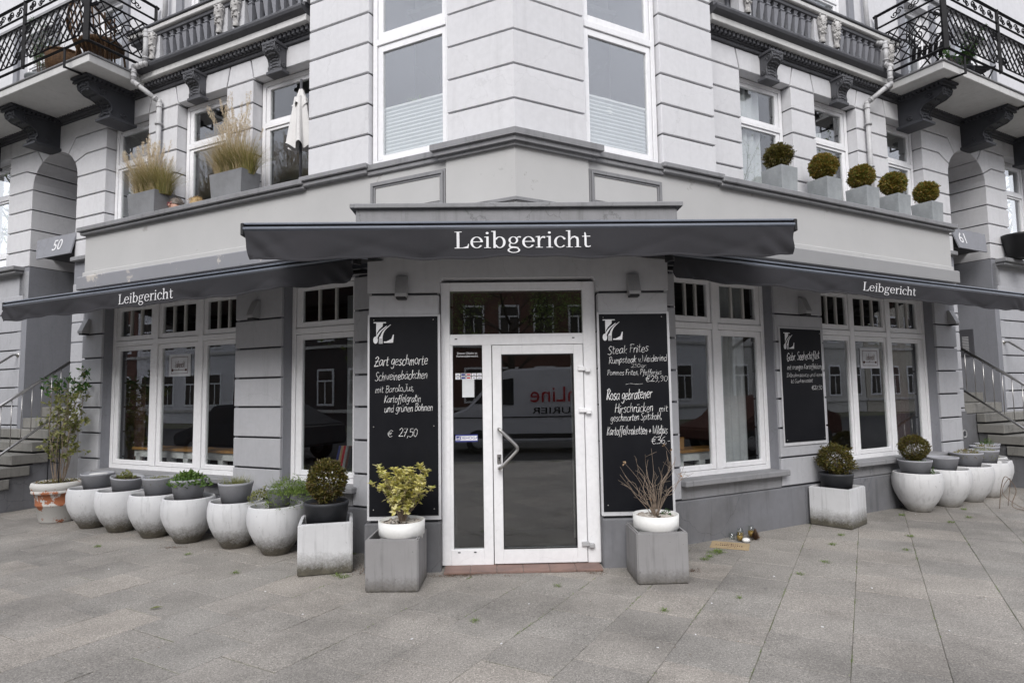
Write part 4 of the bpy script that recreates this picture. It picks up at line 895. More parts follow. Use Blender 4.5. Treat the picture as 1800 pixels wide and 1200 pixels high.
# --- balconies
def balcony(W, s, ucorner, length, uc):
    def P(a, b): return (min(a, b), max(a, b))
    a, b = P(ucorner, ucorner + s * length); yf = -.48; z0 = 6.17
    bt = part('balcony', MB().box(a, b, yf, Y0 + .06, z0, z0 + .11, .008), SLABW, bld, W, 'balcony slab over the %s entrance' % ('left' if s < 0 else 'right'))
    part('balcony_edge', MB().box(a - .02, b + .02, yf - .02, Y0 + .06, z0 + .11, z0 + .135, .006), MID, bt, W)
    part('soffit_moulding', MB().box(a + .3, b - .3, Y0 - .06, Y0 + .02, z0 - .05, z0, .01), DRK, bt, W)
    # railing stands just outside the slab
    zb, zt = z0 + .24, z0 + 1.22; yo = yf - .09; uo = ucorner - s * .09
    corners = [(uo, Y0 + .02), (uo, yo), (uo + s * (length + .1), yo)]
    rail = MB()
    for (p, q) in ((corners[0], corners[1]), (corners[1], corners[2])):
        for z, r_ in ((zb, .023), (zt, .026), (zt - .20, .018), (zt - .34, .016)): rail.bar((p[0], p[1], z), (q[0], q[1], z), r_)
    parts('rail', rail, BLACK, bt, W)
    posts = MB()
    for u_, y_, r_ in ((uo, yo, .045), (uo, Y0 - .02, .026), (uo + s * 1.55, yo, .026), (uo + s * 3.1, yo, .026)): posts.bar((u_, y_, zb - .02), (u_, y_, zt + .02), r_)
    parts('railing_post', posts, BLACK, bt, W)
    lat = MB(); scr = MB()
    def spiral(cx, cz, r0, turns, sx, sz, put, a0=0):
        pts = []
        for t in range(18): th = a0 + t / 17 * turns * 2 * math.pi; rr = r0 * (1 - .85 * t / 17); pts.append(put(cx + sx * rr * math.cos(th), cz + sz * rr * math.sin(th)))
        scr.tube(pts, .0095, 4)
    def panel(L, put, cell):
        z1_, z2_ = zb + .10, zt - .34; H_ = z2_ - z1_; n = max(3, round(L / cell)); c = L / n; hgt = H_
        m_ = max(2, round(hgt / c)); ch = hgt / m_
        # diagonals of the diamond lattice, clipped at an octagonal border
        cut = .16
        def inside(x, z): return x > .04 and x < L - .04 and (x + (z - z1_) > cut) and (x + (z2_ - z) > cut) and (L - x + (z - z1_) > cut) and (L - x + (z2_ - z) > cut)
        for sgn in (1, -1):
            for k in range(-m_ * 2, n * 2 + m_ * 2):
                x0 = k * c; segs = []; N = 40; st = None
                for i in range(N + 1):
                    t = i / N; x = x0 + sgn * t * (hgt * c / ch); z = z1_ + t * hgt
                    if inside(x, z):
                        if st is None: st = (x, z)
                        en = (x, z)
                    elif st is not None: segs.append((st, en)); st = None
                if st is not None: segs.append((st, en))
                for p, q in segs:
                    if abs(p[0] - q[0]) + abs(p[1] - q[1]) > .05: lat.bar(put(*p), put(*q), .011)
        for x, z, sx, sz in ((.10, z1_ + .08, 1, 1), (.10, z2_ - .08, 1, -1), (L - .10, z1_ + .08, -1, 1), (L - .10, z2_ - .08, -1, -1)): spiral(x, z, .085, 1.4, sx, sz, put)
        oc = [(cut + .03, z1_), (L - cut - .03, z1_), (L - .03, z1_ + cut), (L - .03, z2_ - cut), (L - cut - .03, z2_), (cut + .03, z2_), (.03, z2_ - cut), (.03, z1_ + cut)]
        for i in range(8): lat.bar(put(*oc[i]), put(*oc[(i + 1) % 8]), .014)
        k = 0; x = .12
        while x < L - .1: spiral(x, zt - .10, .06, 1.3, 1 if k % 2 else -1, 1, put); spiral(x + .07, zt - .12, .05, 1.3, -1 if k % 2 else 1, -1, put); x += .24; k += 1
        spiral(L / 2 - .1, (z1_ + z2_) / 2, .14, 1.5, -1, 1, put); spiral(L / 2 + .1, (z1_ + z2_) / 2, .14, 1.5, 1, 1, put)
    panel(Y0 - .04 - yo, lambda x, z: (uo, yo + x, z), .165)
    for q in range(3): panel(1.55, lambda x, z, q=q: (uo + s * (q * 1.55 + x), yo, z), .16)
    part('lattice', lat, BLACK, bt, W); part('scrollwork', scr, BLACK, bt, W, stuff=True)
    br = MB()
    for u_ in (ucorner + s * .40, uc + s * .15, uc + s * 2.2):
        br.bar((u_, yf + .28, z0 - .02), (u_, yo, z0 - .02), .017); br.bar((u_, yo, z0 - .035), (u_, yo, zb), .017)
        br.box(u_ - .03, u_ + .03, yf + .22, yf + .42, z0 - .045, z0 - .003)
    parts('railing_bracket', br, BLACK, bt, W, 3)
    for u_ in ((ucorner + s * .50), uc, uc + s * 1.85):
        console(W, u_, z0 - .075, .66, .40, .27, DRKC)
        cp = MB().box(u_ - .19, u_ + .19, Y0 - .74, Y0, z0 - .038, z0 - .002, .006); k = 0
        while k < 11: cp.box(u_ - .205, u_ + .205, Y0 - .70 + k * .062, Y0 - .665 + k * .062, z0 - .07, z0 - .04); k += 1
        part('console_cornice', cp, DRKC, bt, W)
balcony(FL, -1, -4.33, 4.6, UCL); balcony(FR, 1, 4.73, 4.6, UCR)
# ================================================================ AWNINGS
def awning(W, u0, u1, zw, yf, zf, drop, label, txt, tx0, tx1, tz, th, slant, seed, closed=False):
    root = thing('awning', label, 'awning', W @ T((u0 + u1) / 2, 0, zw)); Wd = W
    part('cassette', MB().box(u0 + .1, u1 - .1, -.14, -.005, zw - .06, zw + .075, .02), AWM, root, W)
    fab = MB().grid(lambda a, b: (u0 + .05 + (u1 - u0 - .1) * a, -.10 + (yf + .05 + .10) * b, zw + .03 + (zf + .03 - zw - .03) * b - .035 * math.sin(math.pi * b)), 24, 8)
    part('roof_fabric', fab, AWN, root, W)
    part('front_bar', MB().tube([(u0, yf, zf), (u1, yf, zf)], .028, 14), AWM, root, W)
    part('front_lip', MB().box(u0 - .01, u1 + .01, yf - .015, yf + .05, zf + .048, zf + .066, .004), AWL, root, W)
    part('front_strip', MB().box(u0, u1, yf - .032, yf - .02, zf + .004, zf + .026, .004), AWL, root, W)
    part('front_channel', MB().box(u0, u1, yf + .01, yf + .06, zf - .02, zf + .05), AWB, root, W)
    for u_ in (u0, u1): part('end_cap', MB().box(u_ - .014, u_ + .014, yf - .032, yf + .06, zf - .045, zf + .06, .006), AWB, root, W)
    for u_, sg in ((u0 + .55, 1), (u1 - .55, -1)):
        m = MB().tube([(u_, -.08, zw - .07), (u_ + sg * .55, yf * .5, (zw + zf) / 2 - .05), (u_ + sg * .05, yf + .05, zf - .035)], .022, 8); part('arm', m, AWB, root, W)
    rr = random.Random(seed); ph = [rr.uniform(0, 6) for _ in range(5)]
    def yfn(x, z):
        t = max(0, min(1, (zf - z) / drop)); q = min(1, abs(x - (tx0 + tx1) / 2) / ((tx1 - tx0) * .62)) ** 3
        e = min(1, (min(x - u0, u1 - x)) / .45)
        rp = .013 * math.sin(x * 2.6 + ph[0]) + .010 * math.sin(x * 6.1 + ph[1] + z * 5) + .012 * max(0, math.sin(x * 4.3 + ph[2] + z * 16)) ** 4 + .008 * max(0, math.sin(x * 7.7 + ph[3] - z * 22)) ** 5
        return yf - .034 + t * .012 + rp * t * (.15 + .85 * q) + (1 - e) * .03 * t * math.sin(x * 30 + z * 30)
    def edge(x):                                                     # hem rises at both ends
        e = min(x - u0, u1 - x); return .12 * max(0, 1 - e / .12) * 0 + .010 * math.sin(x * 5 + ph[4]) + .006 * math.sin(x * 13)
    def vf(a, b):
        x = u0 + .02 + (u1 - u0 - .04) * a; z = zf - .01 - (drop + edge(x)) * b
        if closed: x += (.05 * (b) ** 1.2) * (1 if a < .5 else -.2) * max(0, 1 - min(a, 1 - a) * 20)
        return (x, yfn(x, z), z)
    part('valance', MB().grid(vf, 150, 10), AWN, root, W)
    part('hem', MB().grid(lambda a, b: (lambda p: (p[0], p[1] - .004 - .003 * math.sin(b * math.pi), p[2] + .022 * (1 - b)))(vf(a, 1.0)), 150, 2), AWN, root, W)
    part('lettering', serif_text(MB(), txt, tx0, tx1, tz, th, lambda x, z: yfn(x, z) - .006, slant), PRINT, root, W)
    return root
awning(FD, -2.31, 2.38, 3.10, -.70, 3.018, .2445, 'dark grey awning over the corner door with the widest upright white lettering', 'Leibgericht', -.541, .619, 2.846, .14, 0, 5, True)
awning(FL, -5.10, .70, 2.99, -.95, 2.825, .185, 'long dark grey awning along the left shop windows with slanted white lettering', 'Leibgericht', -2.66, -1.73, 2.672, .11, .12, 6)
awning(FR, -1.00, 5.50, 2.99, -.90, 2.825, .185, 'long dark grey awning along the right shop windows with wrinkled white lettering', 'Leibgericht', 1.77, 2.80, 2.69, .095, .10, 7)

# ================================================================ WALL LAMPS
def lamp(W, u, label, dark=False):
    r_ = thing('wall_lamp', label, 'lamp', W @ T(u, -.002, 2.54), 'wedge wall lamps under the awnings')
    m = MB().prism([(0, .0), (-.11, .0), (-.11, .03), (-.03, .205), (0, .205)], -.055, .055, 'x'); part('shade', m, LAMP, r_)
    part('base', MB().box(-.045, .045, -.10, -.0, -.022, 0, .004), AWB, r_)
for W, u, lb in ((FD, -1.085, 'grey wedge wall lamp above the tall blackboard left of the door'), (FD, 1.12, 'grey wedge wall lamp above the tall blackboard right of the door'),
                 (FL, -1.60, 'grey wedge wall lamp on the pillar between the two left shop windows'), (FL, -4.96, 'grey wedge wall lamp on the end pillar beside the potted shrub with the iron support'),
                 (FR, 1.98, 'grey wedge wall lamp above the short blackboard'), (FR, 5.38, 'grey wedge wall lamp on the end pillar beside the right entrance steps')):
    lamp(W, u, lb)

# ================================================================ BLACKBOARDS
def logo(mb, x, z, h):
    """serif L with spoon and fork laid over its stem"""
    k = h
    def Q(pts): mb.add([(x + a * k, -.0015, z + b * k) for a, b in pts], [tuple(range(len(pts)))])
    Q([(.02, .95), (.60, .95), (.60, 1.0), (.02, 1.0)]); Q([(.14, .34), (.17, .48), (.27, .64), (.44, .80), (.46, .95), (.14, .95)])
    Q([(.50, .02), (.88, .02), (.88, .08), (.50, .08)]); Q([(.80, .05), (.93, .02), (.97, .40), (.93, .40)])
    Q([(.60, .07), (.80, .07), (.86, .20)])
    def curve(pts, ws):
        P = catmull([(a, b, 0) for a, b in pts], 4); n = len(P); vs_ = []
        for i, p in enumerate(P):
            t = i / (n - 1); wv = ws[0] + (ws[1] - ws[0]) * t; vs_ += [(x + (p.x - wv) * k, -.002, z + p.y * k), (x + (p.x + wv) * k, -.002, z + (p.y - wv * .5) * k)]
        mb.add(vs_, [(2 * i, 2 * i + 1, 2 * i + 3, 2 * i + 2) for i in range(n - 1)])
    curve([(.13, .24), (.24, .44), (.40, .63), (.64, .82)], (.05, .02)); curve([(.38, .28), (.43, .46), (.56, .66), (.82, .88)], (.055, .014))
    mb.add([(x + (.11 + .11 * math.cos(a * .5236)) * k, -.002, z + (.15 + .17 * math.sin(a * .5236)) * k) for a in range(12)], [tuple(range(12))[::-1]])
    Q([(.27, .22), (.44, .22), (.42, .32), (.31, .32)])
    for q in range(5): Q([(.27 + q * .037, -.02), (.29 + q * .037, -.02), (.29 + q * .037, .24), (.27 + q * .037, .24)])
def board(W, u0, u1, z0, z1, lines, label, screws, lg, wid=.066, y=-.004):
    r_ = thing('blackboard', label, 'blackboard', W @ T(u0, y, z0)); B = W @ T(u0, y - .018, z0)
    part('backing', MB().box(-.02, u1 - u0 + .025, 0, .010, -.04, z1 - z0 + .02, .003), PORT, r_, W @ T(u0, y - .011, z0))
    part('panel', MB().box(0, u1 - u0, 0, .008, 0, z1 - z0, .002), BOARD, r_, B)
    m = MB(); logo(m, *lg); part('logo', m, PRINT, r_, B @ T(0, -.001, 0))
    for i, (t, x0, zb, x1, h, rs) in enumerate(lines): part('chalk_line', stroke_text(MB(), t, x0, zb, x1, h, wid * (1.1 if h > .085 else 1.0), 0, .13, .07, rs, i * 3 + 1), CHALK, r_, B, stuff=False)
    m = MB()
    for x, z in screws: s0 = len(m.v); m.lathe([(0, 0), (.006, 0), (.005, .004), (0, .005)], 10); m.xf(T(x, -.0005, z) @ RX(90), s0)
    parts('screw', m, STEEL, r_, B)
def LB(x, y): return ((x - 650) * .00529, 1.85 - (y - 557) * .0053)
def RB(x, y): return ((x - 1053) * .0055, 1.85 - (y - 552) * .00533)
def L5(t, xa, xb, yb, h, rs=0.0):                                   # left board, crop scale 5.215 from (645,550)
    a = LB(645 + xa / 5.215, 550 + yb / 5.217); b = LB(645 + xb / 5.215, 0); return (t, a[0], a[1], b[0], h * .0053 / 5.217, rs)
def R5(t, xa, xb, yb, h, rs=0.0):
    a = RB(1045 + xa / 4.614, 545 + yb / 4.615); b = RB(1045 + xb / 4.614, 0); return (t, a[0], a[1], b[0], h * .00533 / 4.615, rs)
board(FD, -1.39, -.75, .51, 2.36, [L5('Zart geschmorte', 68, 562, 495, 88, .03), L5('Schweineb\u00e4ckchen', 75, 560, 628, 78, .03), L5('mit Barolo,Jus,', 78, 435, 740, 60, .05),
    L5('Kartoffelgratin', 160, 498, 832, 66, .02), L5('und gr\u00fcnen Bohnen', 162, 608, 918, 66, .02), L5('\u20ac', 190, 240, 1142, 58, .0), L5('27,50', 292, 465, 1142, 74, 0)],
    'tall blackboard left of the door offering Zart geschmorte Schweineb\u00e4ckchen', [(.04, 1.82), (.60, 1.82), (.04, .82), (.60, .82), (.04, .06), (.60, .06)], (.035, 1.60, .20))
board(FD, .785, 1.435, .51, 2.36, [R5('Steak Frites', 98, 425, 365, 66, .06), R5('Rumpsteak v.Weiderind', 104, 572, 440, 54, .03), R5('250gr.', 282, 412, 474, 30, 0), R5('Pommes Frites, Pfefferjus', 90, 524, 536, 42, 0),
    R5('\u20ac29,90', 395, 572, 592, 46, .0), R5('~', 228, 372, 625, 36, 0), R5('Rosa gebratener', 78, 442, 738, 84, .03), R5('Hirschr\u00fccken', 142, 448, 845, 72, .02), R5('mit', 494, 566, 838, 50, 0),
    R5('geschmorten Spitzkohl,', 105, 515, 910, 56, .03), R5('Kartoffelkroketten + Wildjus', 74, 556, 1018, 66, .0), R5('\u20ac36,-', 424, 574, 1100, 58, 0)],
    'tall blackboard right of the door offering Steak Frites and Hirschr\u00fccken', [(.04, 1.82), (.60, 1.82), (.04, .06)], (.03, 1.60, .20))
def S5(t, xa, xb, yb, h, rs=0.0):
    return (t, (xa - 40) / 560 * .755, 1.375 - (yb - 65) / 8 * .00695, (xb - 40) / 560 * .755, h / 8 * .00695, rs)
board(FR, 1.545, 2.30, .975, 2.35, [S5('Gebr. Seehechtfilet', 105, 560, 520, 110, .06), S5('mit orangen Kartoffeldampf', 105, 622, 640, 70, .02), S5('Dillrahmsauce und einem', 95, 630, 745, 56, .01), S5('kl Gurkensalat', 148, 450, 832, 52, .03), S5('\u20ac27,50', 430, 580, 925, 56, 0)],
    'shorter blackboard on the pillar between the right shop windows', [(.73, 1.33), (.03, .03), (.73, .03)], (.045, 1.125, .20), .082, -.003)

# small prints on the glass beside the door
gl = FD @ T(0, .1325, 0)
def flat(mb, x0, x1, z0, z1, y=0): return mb.box(x0, x1, y - .001, y, z0, z1)
t = thing('sticker', 'small white camera notice lettered on the glass beside the door', 'sticker', gl @ T(-.49, 0, 2.0)); font_text('lettering', 'Dieses Objekt ist\nKamera\u00fcberwacht', .028, PRINT, t, gl @ T(-.48, -.001, 2.0), .0005)
t = thing('sticker', 'two rows of tiny card payment stickers on the glass beside the door', 'sticker', gl @ T(-.49, 0, 1.79)); m = MB(); n_ = MB(); q_ = MB()
for k in range(5):
    for j in range(2):
        x = -.595 + k * .052; z = 1.795 - j * .032; flat(m, x, x + .046, z, z + .026)
        if k in (1,) : flat(n_, x + .004, x + .042, z + .004, z + .022, -.0012)
        elif k == 2: flat(q_, x + .006, x + .04, z + .006, z + .02, -.0012)
        else: flat(n_, x + .012, x + .036, z + .009, z + .014, -.0012)
part('card_mark', m, PRINT, t, gl); part('print', n_, NAVY, t, gl); part('print', q_, REDP, t, gl)
t = thing('notice', 'blank looking white paper notice taped inside the glass beside the door', 'notice', gl @ T(-.5, 0, 1.6)); part('paper', MB().box(-.53, -.415, -.001, 0, 1.59, 1.765), BLIND, t, gl @ T(0, .0095, 0) if 0 else gl)
t = thing('sticker', 'blue and white DEHOGA sticker low on the glass beside the door', 'sticker', gl @ T(-.5, 0, 1.18)); m = MB(); flat(m, -.60, -.385, 1.165, 1.235); part('border', m, NAVY, t, gl)
m = MB(); flat(m, -.597, -.39, 1.178, 1.222, -.0012); part('ground', m, PRINT, t, gl); m = MB(); flat(m, -.592, -.552, 1.181, 1.219, -.0024); part('emblem', m, NAVY, t, gl)
m = MB(); 
for k in range(3): flat(m, -.588 + k * .012, -.582 + k * .012, 1.185, 1.2 + .006 * k, -.0036)
part('emblem_mark', m, PRINT, t, gl); font_text('lettering', 'DEHOGA', .038, NAVY, t, gl @ T(-.468, -.0024, 1.201), .0004, sx=1.1)
def winsign(W, u0, u1, z0, z1, lb):
    t = thing('window_sign', lb, 'sign', W @ T((u0 + u1) / 2, .16, z0)); F_ = W @ T(0, .183, 0)
    part('card', MB().box(u0, u1, -.004, 0, z0, z1, .001), CURT, t, F_); m = MB(); a, b, c, d = u0 + .05, u1 - .05, z0 + .035, z1 - .035
    for q in ((a, b, c, c + .006), (a, b, d - .006, d), (a, a + .006, c + .006, d - .006), (b - .006, b, c + .006, d - .006), ((a + b) / 2 - .14, (a + b) / 2 + .14, c + .045, c + .051)): m.box(q[0], q[1], -.0055, -.004, q[2], q[3])
    s0 = len(m.v); m.lathe([(0, 0), (.02, 0), (0, .001)], 12); m.xf(T((a + b) / 2 - .14, -.0055, c + .048) @ RX(90), s0); m.box((a + b) / 2 + .11, (a + b) / 2 + .145, -.006, -.004, c + .035, c + .061)
    part('frame_line', m, INK, t, F_); part('script', stroke_text(MB(), 'Leibgericht', a + .07, c + .08, b - .07, .085, .08, -.004, .2, .02, 0, 4), INK, t, F_)
winsign(FL, -3.43, -3.0, 1.90, 2.19, 'framed white card with script hanging in the middle light of the left three-part window')
winsign(FR, 3.41, 3.85, 1.88, 2.16, 'framed white card with script hanging in the middle light of the right three-part window')

# ================================================================ HOUSE NUMBERS, DRAINPIPES, DOORBELLS
for W, s, uc, num, lb in ((FL, -1, -6.58, '50', 'slanted dark metal house number plate reading 50 over the left entrance'), (FR, 1, 6.92, '61', 'slanted dark metal house number plate reading 61 over the right entrance')):
    t = thing('house_number', lb, 'sign', W @ T(uc, Y0, 3.9)); hw_ = .62
    pl_ = [(-hw_ if s < 0 else -.5, 4.24), (-hw_ + .16 if s < 0 else -.42, 3.88), (.5 if s < 0 else hw_ - .16, 3.88), (.5 if s < 0 else hw_, 4.24)]
    F_ = W @ T(uc, Y0 + .02, 0) @ T(0, 0, 4.24) @ RX(-14) @ T(0, 0, -4.24)
    part('plate', MB().prism(pl_, -.02, .0, 'y'), PLN if 0 else REV, t, F_); part('box_sides', MB().box(-.46, .46, 0, .5, 3.93, 4.2), JNT, t, W @ T(uc, Y0 + .04, 0))
    font_text('numerals', num, .27, PRINT, t, F_ @ T(.07 if s < 0 else -.22, -.024, 4.06), .002)
def pipe(W, pts, lb):
    t = thing('drainpipe', lb, 'pipe', W @ T(*pts[0])); P = [Vector(p) for p in pts]
    m = MB()
    for a, b in zip(P[:-1], P[1:]): m.tube([a, b], .035, 14)
    part('pipe', m, PIPE, t, W); m = MB()
    for i, p in enumerate(P[1:-1]):
        s0 = len(m.v); m.lathe([(0, -.05), (.03, -.035), (.040, 0), (.03, .035), (0, .05)], 12); m.xf(T(*p), s0)
        for q, r_ in ((P[i], .13), (P[i + 2], .13)):
            d = (q - p).normalized(); c = p + d * .075; m.tube([c - d * .012, c + d * .012], .041, 14)
    parts('pipe_joint', m, PIPE, t, W, 3); m = MB()
    for z in (4.9, 5.55): 
        if P[0].z < z < P[1].z: m.tube([(P[0].x, P[0].y, z - .012), (P[0].x, P[0].y, z + .012)], .052, 12)
    part('pipe_clip', m, LAMP, t, W)
yp = Y0 - .06
pipe(FL, [(-4.04, yp, 4.08), (-4.04, yp, 5.88), (-4.27, Y0 - .30, 6.13), (-4.27, Y0 - .30, 6.34), (-4.05, Y0 - .28, 6.36), (-4.05, Y0 - .28, 6.82), (-4.00, Y0 - .05, 6.92), (-4.00, Y0 - .02, 8.2)], 'pale drainpipe kinked round the cornice beside the left balcony')
pipe(FR, [(4.20, yp, 4.08), (4.20, yp, 5.88), (4.42, Y0 - .30, 6.13), (4.42, Y0 - .30, 6.40), (4.38, Y0 - .28, 6.42), (4.38, Y0 - .28, 6.75), (4.36, Y0 - .05, 6.88), (4.36, Y0 - .02, 8.2)], 'pale drainpipe kinked round the cornice beside the right balcony')
t = thing('door_intercom', 'flush steel doorbell panel in the right entrance reveal', 'intercom', FR @ T(UCR + HWR - .02, Y0 + .5, 2.2)); Fi = FR @ T(UCR + HWR - .002, 0, 0)
part('plate', MB().box(-.012, .012, Y0 + .36, Y0 + .62, 2.14, 2.62, .002), JNT, t, Fi); m = MB()
for k in range(10): m.box(-.016, -.011, Y0 + .44, Y0 + .54, 2.22 + k * .028, 2.238 + k * .028)
parts('button', m, LAMP, t, Fi)

# ================================================================ STAIRS AND HANDRAILS
def stairs(W, s, u_side, uc, hw, lb, lr):
    def P(a, b): return (min(a, b), max(a, b))
    t = thing('entrance_steps', lb, 'steps', W @ T(u_side, -.5, 0)); u2 = u_side + s * 2.35
    tops = [(.30, 1.15), (.045, .98), (-.21, .81), (-.465, .64), (-.72, .47), (-.975, .30), (-1.23, .13)]
    for yv, z in tops: part('step', MB().box(*P(u_side + s * .05, u2), yv - .03, min(yv + .47, Y0 - .004), z - .14, z, .008), STEP, t, W)
    for yv, z in ((.43, 1.32), (.70, 1.49)): part('step', MB().box(*P(uc - s * hw * .985, uc + s * hw * .985), yv - .03, Y0 + 1.0, z - .165, z, .008), STEP, t, W)
    part('landing_base', MB().box(*P(uc - s * hw * .97, uc + s * hw * .97), Y0 + .01, Y0 + .98, -.03, 1.15), PLN, t, W)
    poly = [(-1.17, -.05)] + [p for yv, z in tops[::-1] for p in ((yv + .06, z - .16), (yv + .27, z - .16))][:-1] + [(Y0 - .005, .99), (Y0 - .005, -.05)]
    part('cheek', MB().prism(poly, u_side + s * .09, u2 - s * .04, 'x'), PLN, t, W)
    h = thing('handrail', lr, 'railing', W @ T(u_side, -.5, 1.2)); u_ = u_side + s * .03
    def rl(y0, z0, y1, z1, f): return (u_, y0 + (y1 - y0) * f, z0 + (z1 - z0) * f)
    A = (.56, 2.25, -1.37, .84); B = (.56, 1.54, -1.37, .115)
    part('top_rail', MB().tube([rl(*A, 0), rl(*A, 1)], .022, 12), STEEL, h, W); part('bottom_rail', MB().tube([rl(*B, 0), rl(*B, 1)], .017, 10), STEEL, h, W); m = MB()
    for k in range(15): f = (k + .5) / 15; m.tube([rl(*A, f), rl(*B, f)], .0065, 6)
    parts('baluster', m, STEEL, h, W); part('post', MB().tube([(u_, -1.33, 0), (u_, -1.33, .86)], .018, 8), STEEL, h, W)
    h = thing('handrail', lr.replace('barred', 'plain').replace('beside the shop', 'on the far side'), 'railing', W @ T(u2, -.3, 1.2)); u_ = uc + s * (hw + .22)
    part('top_rail', MB().tube([(u_, Y0, 2.36), (u_, Y0 - .07, 2.36), (u_, -1.5, .95)], .018, 10), STEEL, h, W)
    part('bracket', MB().tube([(u_, Y0 + .01, 2.36), (u_, Y0 - .01, 2.36)], .04, 12), STEEL, h, W)
    e0 = -5.12 if s < 0 else 5.57
    part('plinth', MB().box(*P(e0, uc - s * (hw + .01)), Y0 - .022, Y0 + .1, -.03, 1.20, .006), PLN, bld, W)
stairs(FL, -1, -6.25, UCL, HWL, 'worn stone steps up to the left entrance number 50', 'steel barred handrail beside the shop on the left entrance steps')
stairs(FR, 1, 6.75, UCR, HWR, 'worn stone steps up to the right entrance number 61', 'steel barred handrail beside the shop on the right entrance steps')
t = thing('wall_vent', 'small round vent in the grey wall base beside the right steps', 'vent', FR @ T(6.355, Y0 - .024, 0.840)); m = MB(); m.lathe([(.045, 0), (.055, .004), (.062, .012), (.068, .0)], 22); m.xf(RX(90)); part('ring', m, LAMP, t)
m = MB(); 
for k in range(4): m.box(-.042, .042, -.006, -.002, -.03 + k * .018, -.021 + k * .018)
parts('louvre', m, JNT, t)

# ================================================================ PLANTERS AND POTS ON THE GROUND
def bowl_mesh(mat, R0=.29, h=.50, seed=0):
    r = random.Random(seed); pr = [(0, .02), (.0, 0), (.125, 0), (.135, .012), (.16, .06), (.216, .14), (.262, .24), (.286, .33), (.287, .42), (.272, .49), (.268, h), (.258, h + .004), (.248, h), (.245, .46), (.25, .40), (0, .40)]
    k = R0 / .288; return MB().lathe([(a * k, b) for a, b in pr], 48, wob=.004).mesh('bowl', mat)
def round_pot(r0, r1, h, mat, name='pot', rim=True):
    pr = [(0, 0), (r0, 0), (r1 * .985, h * .9), (r1, h * .91), (r1, h), (r1 * .93, h), (r1 * .90, h * .86), (0, h * .86)]; return MB().lathe(pr, 36)
def gxy(W, u, y): return W @ T(u, y, 0)
BL = [bowl_mesh(BOWL, .29, .50, k) for k in range(2)]; BR = [bowl_mesh(BOWLR, .295, .50, k) for k in range(2)]
lbL = ['round white bowl planter right next to the peeling terracotta pot', 'round white bowl planter holding the tilted grey pot of pale succulents', 'round white bowl planter holding the grey pot with trailing yellow stems',
       'round white bowl planter holding the pot of bright green leaves', 'round white bowl planter holding the pot of thin pale grasses', 'dirty based round white bowl planter beside the left white cube']
uL = [-3.95, -3.37, -2.69, -2.07, -1.37, -.73]
bw = []
def bowl(me, W, u, y, lb, grp, soil=True, rot=0, mt=SOIL):
    r_ = thing('bowl_planter', lb, 'planter', W @ T(u, y, 0) @ RZ(rot) @ RX(.8 * math.sin(rot)), grp); part('bowl', me, None, r_) if 0 else obj('bowl', me, r_, WM[r_.name])
    m = MB().lathe([(0, .445), (.12, .442), (.252, .43)], 24); part('soil', m, mt, r_); return r_
def off(u, y, r0, cu, cy): d = Vector((u - cu, y - cy)).normalized() * r0; return u + d.x, y + d.y
BPL = [off(u, y, .14, 4.3, -5.2) for u, y in zip(uL, (-.43, -.43, -.46, -.48, -.44, -.47))]
for k, (u, yy_) in enumerate(BPL): bowl(BL[k % 2], FL, u, yy_, lbL[k], 'row of white bowl planters along the left windows', rot=k * 67)
uR = [3.61, 4.27, 4.90, 5.48, 5.86, 6.31]; yR = [-.24, -.24, -.24, -.22, -.03, .22 - .1]
BPR = []; BR5 = bowl_mesh(BOWLR, .25, .50, 3)
lbR = ['round white bowl planter holding the boxwood ball pot, nearest of the right row', 'round white bowl planter holding an almost empty grey pot', 'round white bowl planter holding the pot of orange moss', 'round white bowl planter behind the loose dark wire', 'round white bowl planter half hidden, fifth from the boxwood pot on the right', 'round white bowl planter at the far right end against the entrance steps']
for k, u in enumerate(uR):
    u, y = off(u, (-.36, -.37, -.35, -.30, -.16, .04)[k], .14, -4.87, -5.09); BPR.append((u, y))
    bowl(BR5 if k == 5 else BR[k % 2], FR, u, y, lbR[k], 'row of white bowl planters along the right windows', rot=k * 53)
# terracotta urn
r_ = thing('terracotta_pot', 'peeling white painted terracotta pot at the left end of the row', 'pot', FL @ T(-4.93, -.32, 0))
part('body', MB().lathe([(0, 0), (.185, 0), (.20, .02), (.235, .22), (.245, .225), (.247, .245), (.245, .25), (.26, .38), (.29, .385), (.30, .40), (.295, .425), (.29, .43), (.30, .44), (.31, .48), (.30, .52), (.27, .53), (.262, .49), (0, .48)], 44), TCOT, r_)
part('soil', MB().lathe([(0, .52), (.15, .515), (.265, .50)], 20), SOIL, r_)
grass = MB(); 
# small grey pots inside the bowls
def inner(W, u, y, z, r1, h, mat, lb, tilt=0, rot=0):
    h += .012
    r_ = thing('plant_pot', lb, 'pot', W @ T(u, y, z) @ RZ(rot) @ RY(tilt)); part('pot', round_pot(r1 * .74, r1, h, mat), mat, r_); part('soil', MB().lathe([(0, h * .88), (r1 * .9, h * .865)], 20), SOIL, r_); return r_
zi = .45; pots = []
inner(FL, BPL[0][0] + .03, BPL[0][1] + .03, zi, .19, .215, POTG, 'grey pot covered with a white stone disc in the bowl by the terracotta pot')
inner(FL, BPL[1][0] + .03, BPL[1][1] + .03, zi, .185, .20, POTG, 'tilted grey pot of pale succulents in the second bowl', 7)
inner(FL, BPL[2][0] + .04, BPL[2][1] + .02, zi, .185, .23, POTG, 'grey pot overhung by thin yellow stems in the third bowl')
inner(FL, BPL[3][0] - .01, BPL[3][1], zi, .185, .235, POTG, 'grey pot filled with bright green leaves in the fourth bowl', -2)
inner(FL, BPL[4][0] + .02, BPL[4][1] - .02, zi, .18, .235, POTG, 'grey pot of thin pale grasses in the fifth bowl')
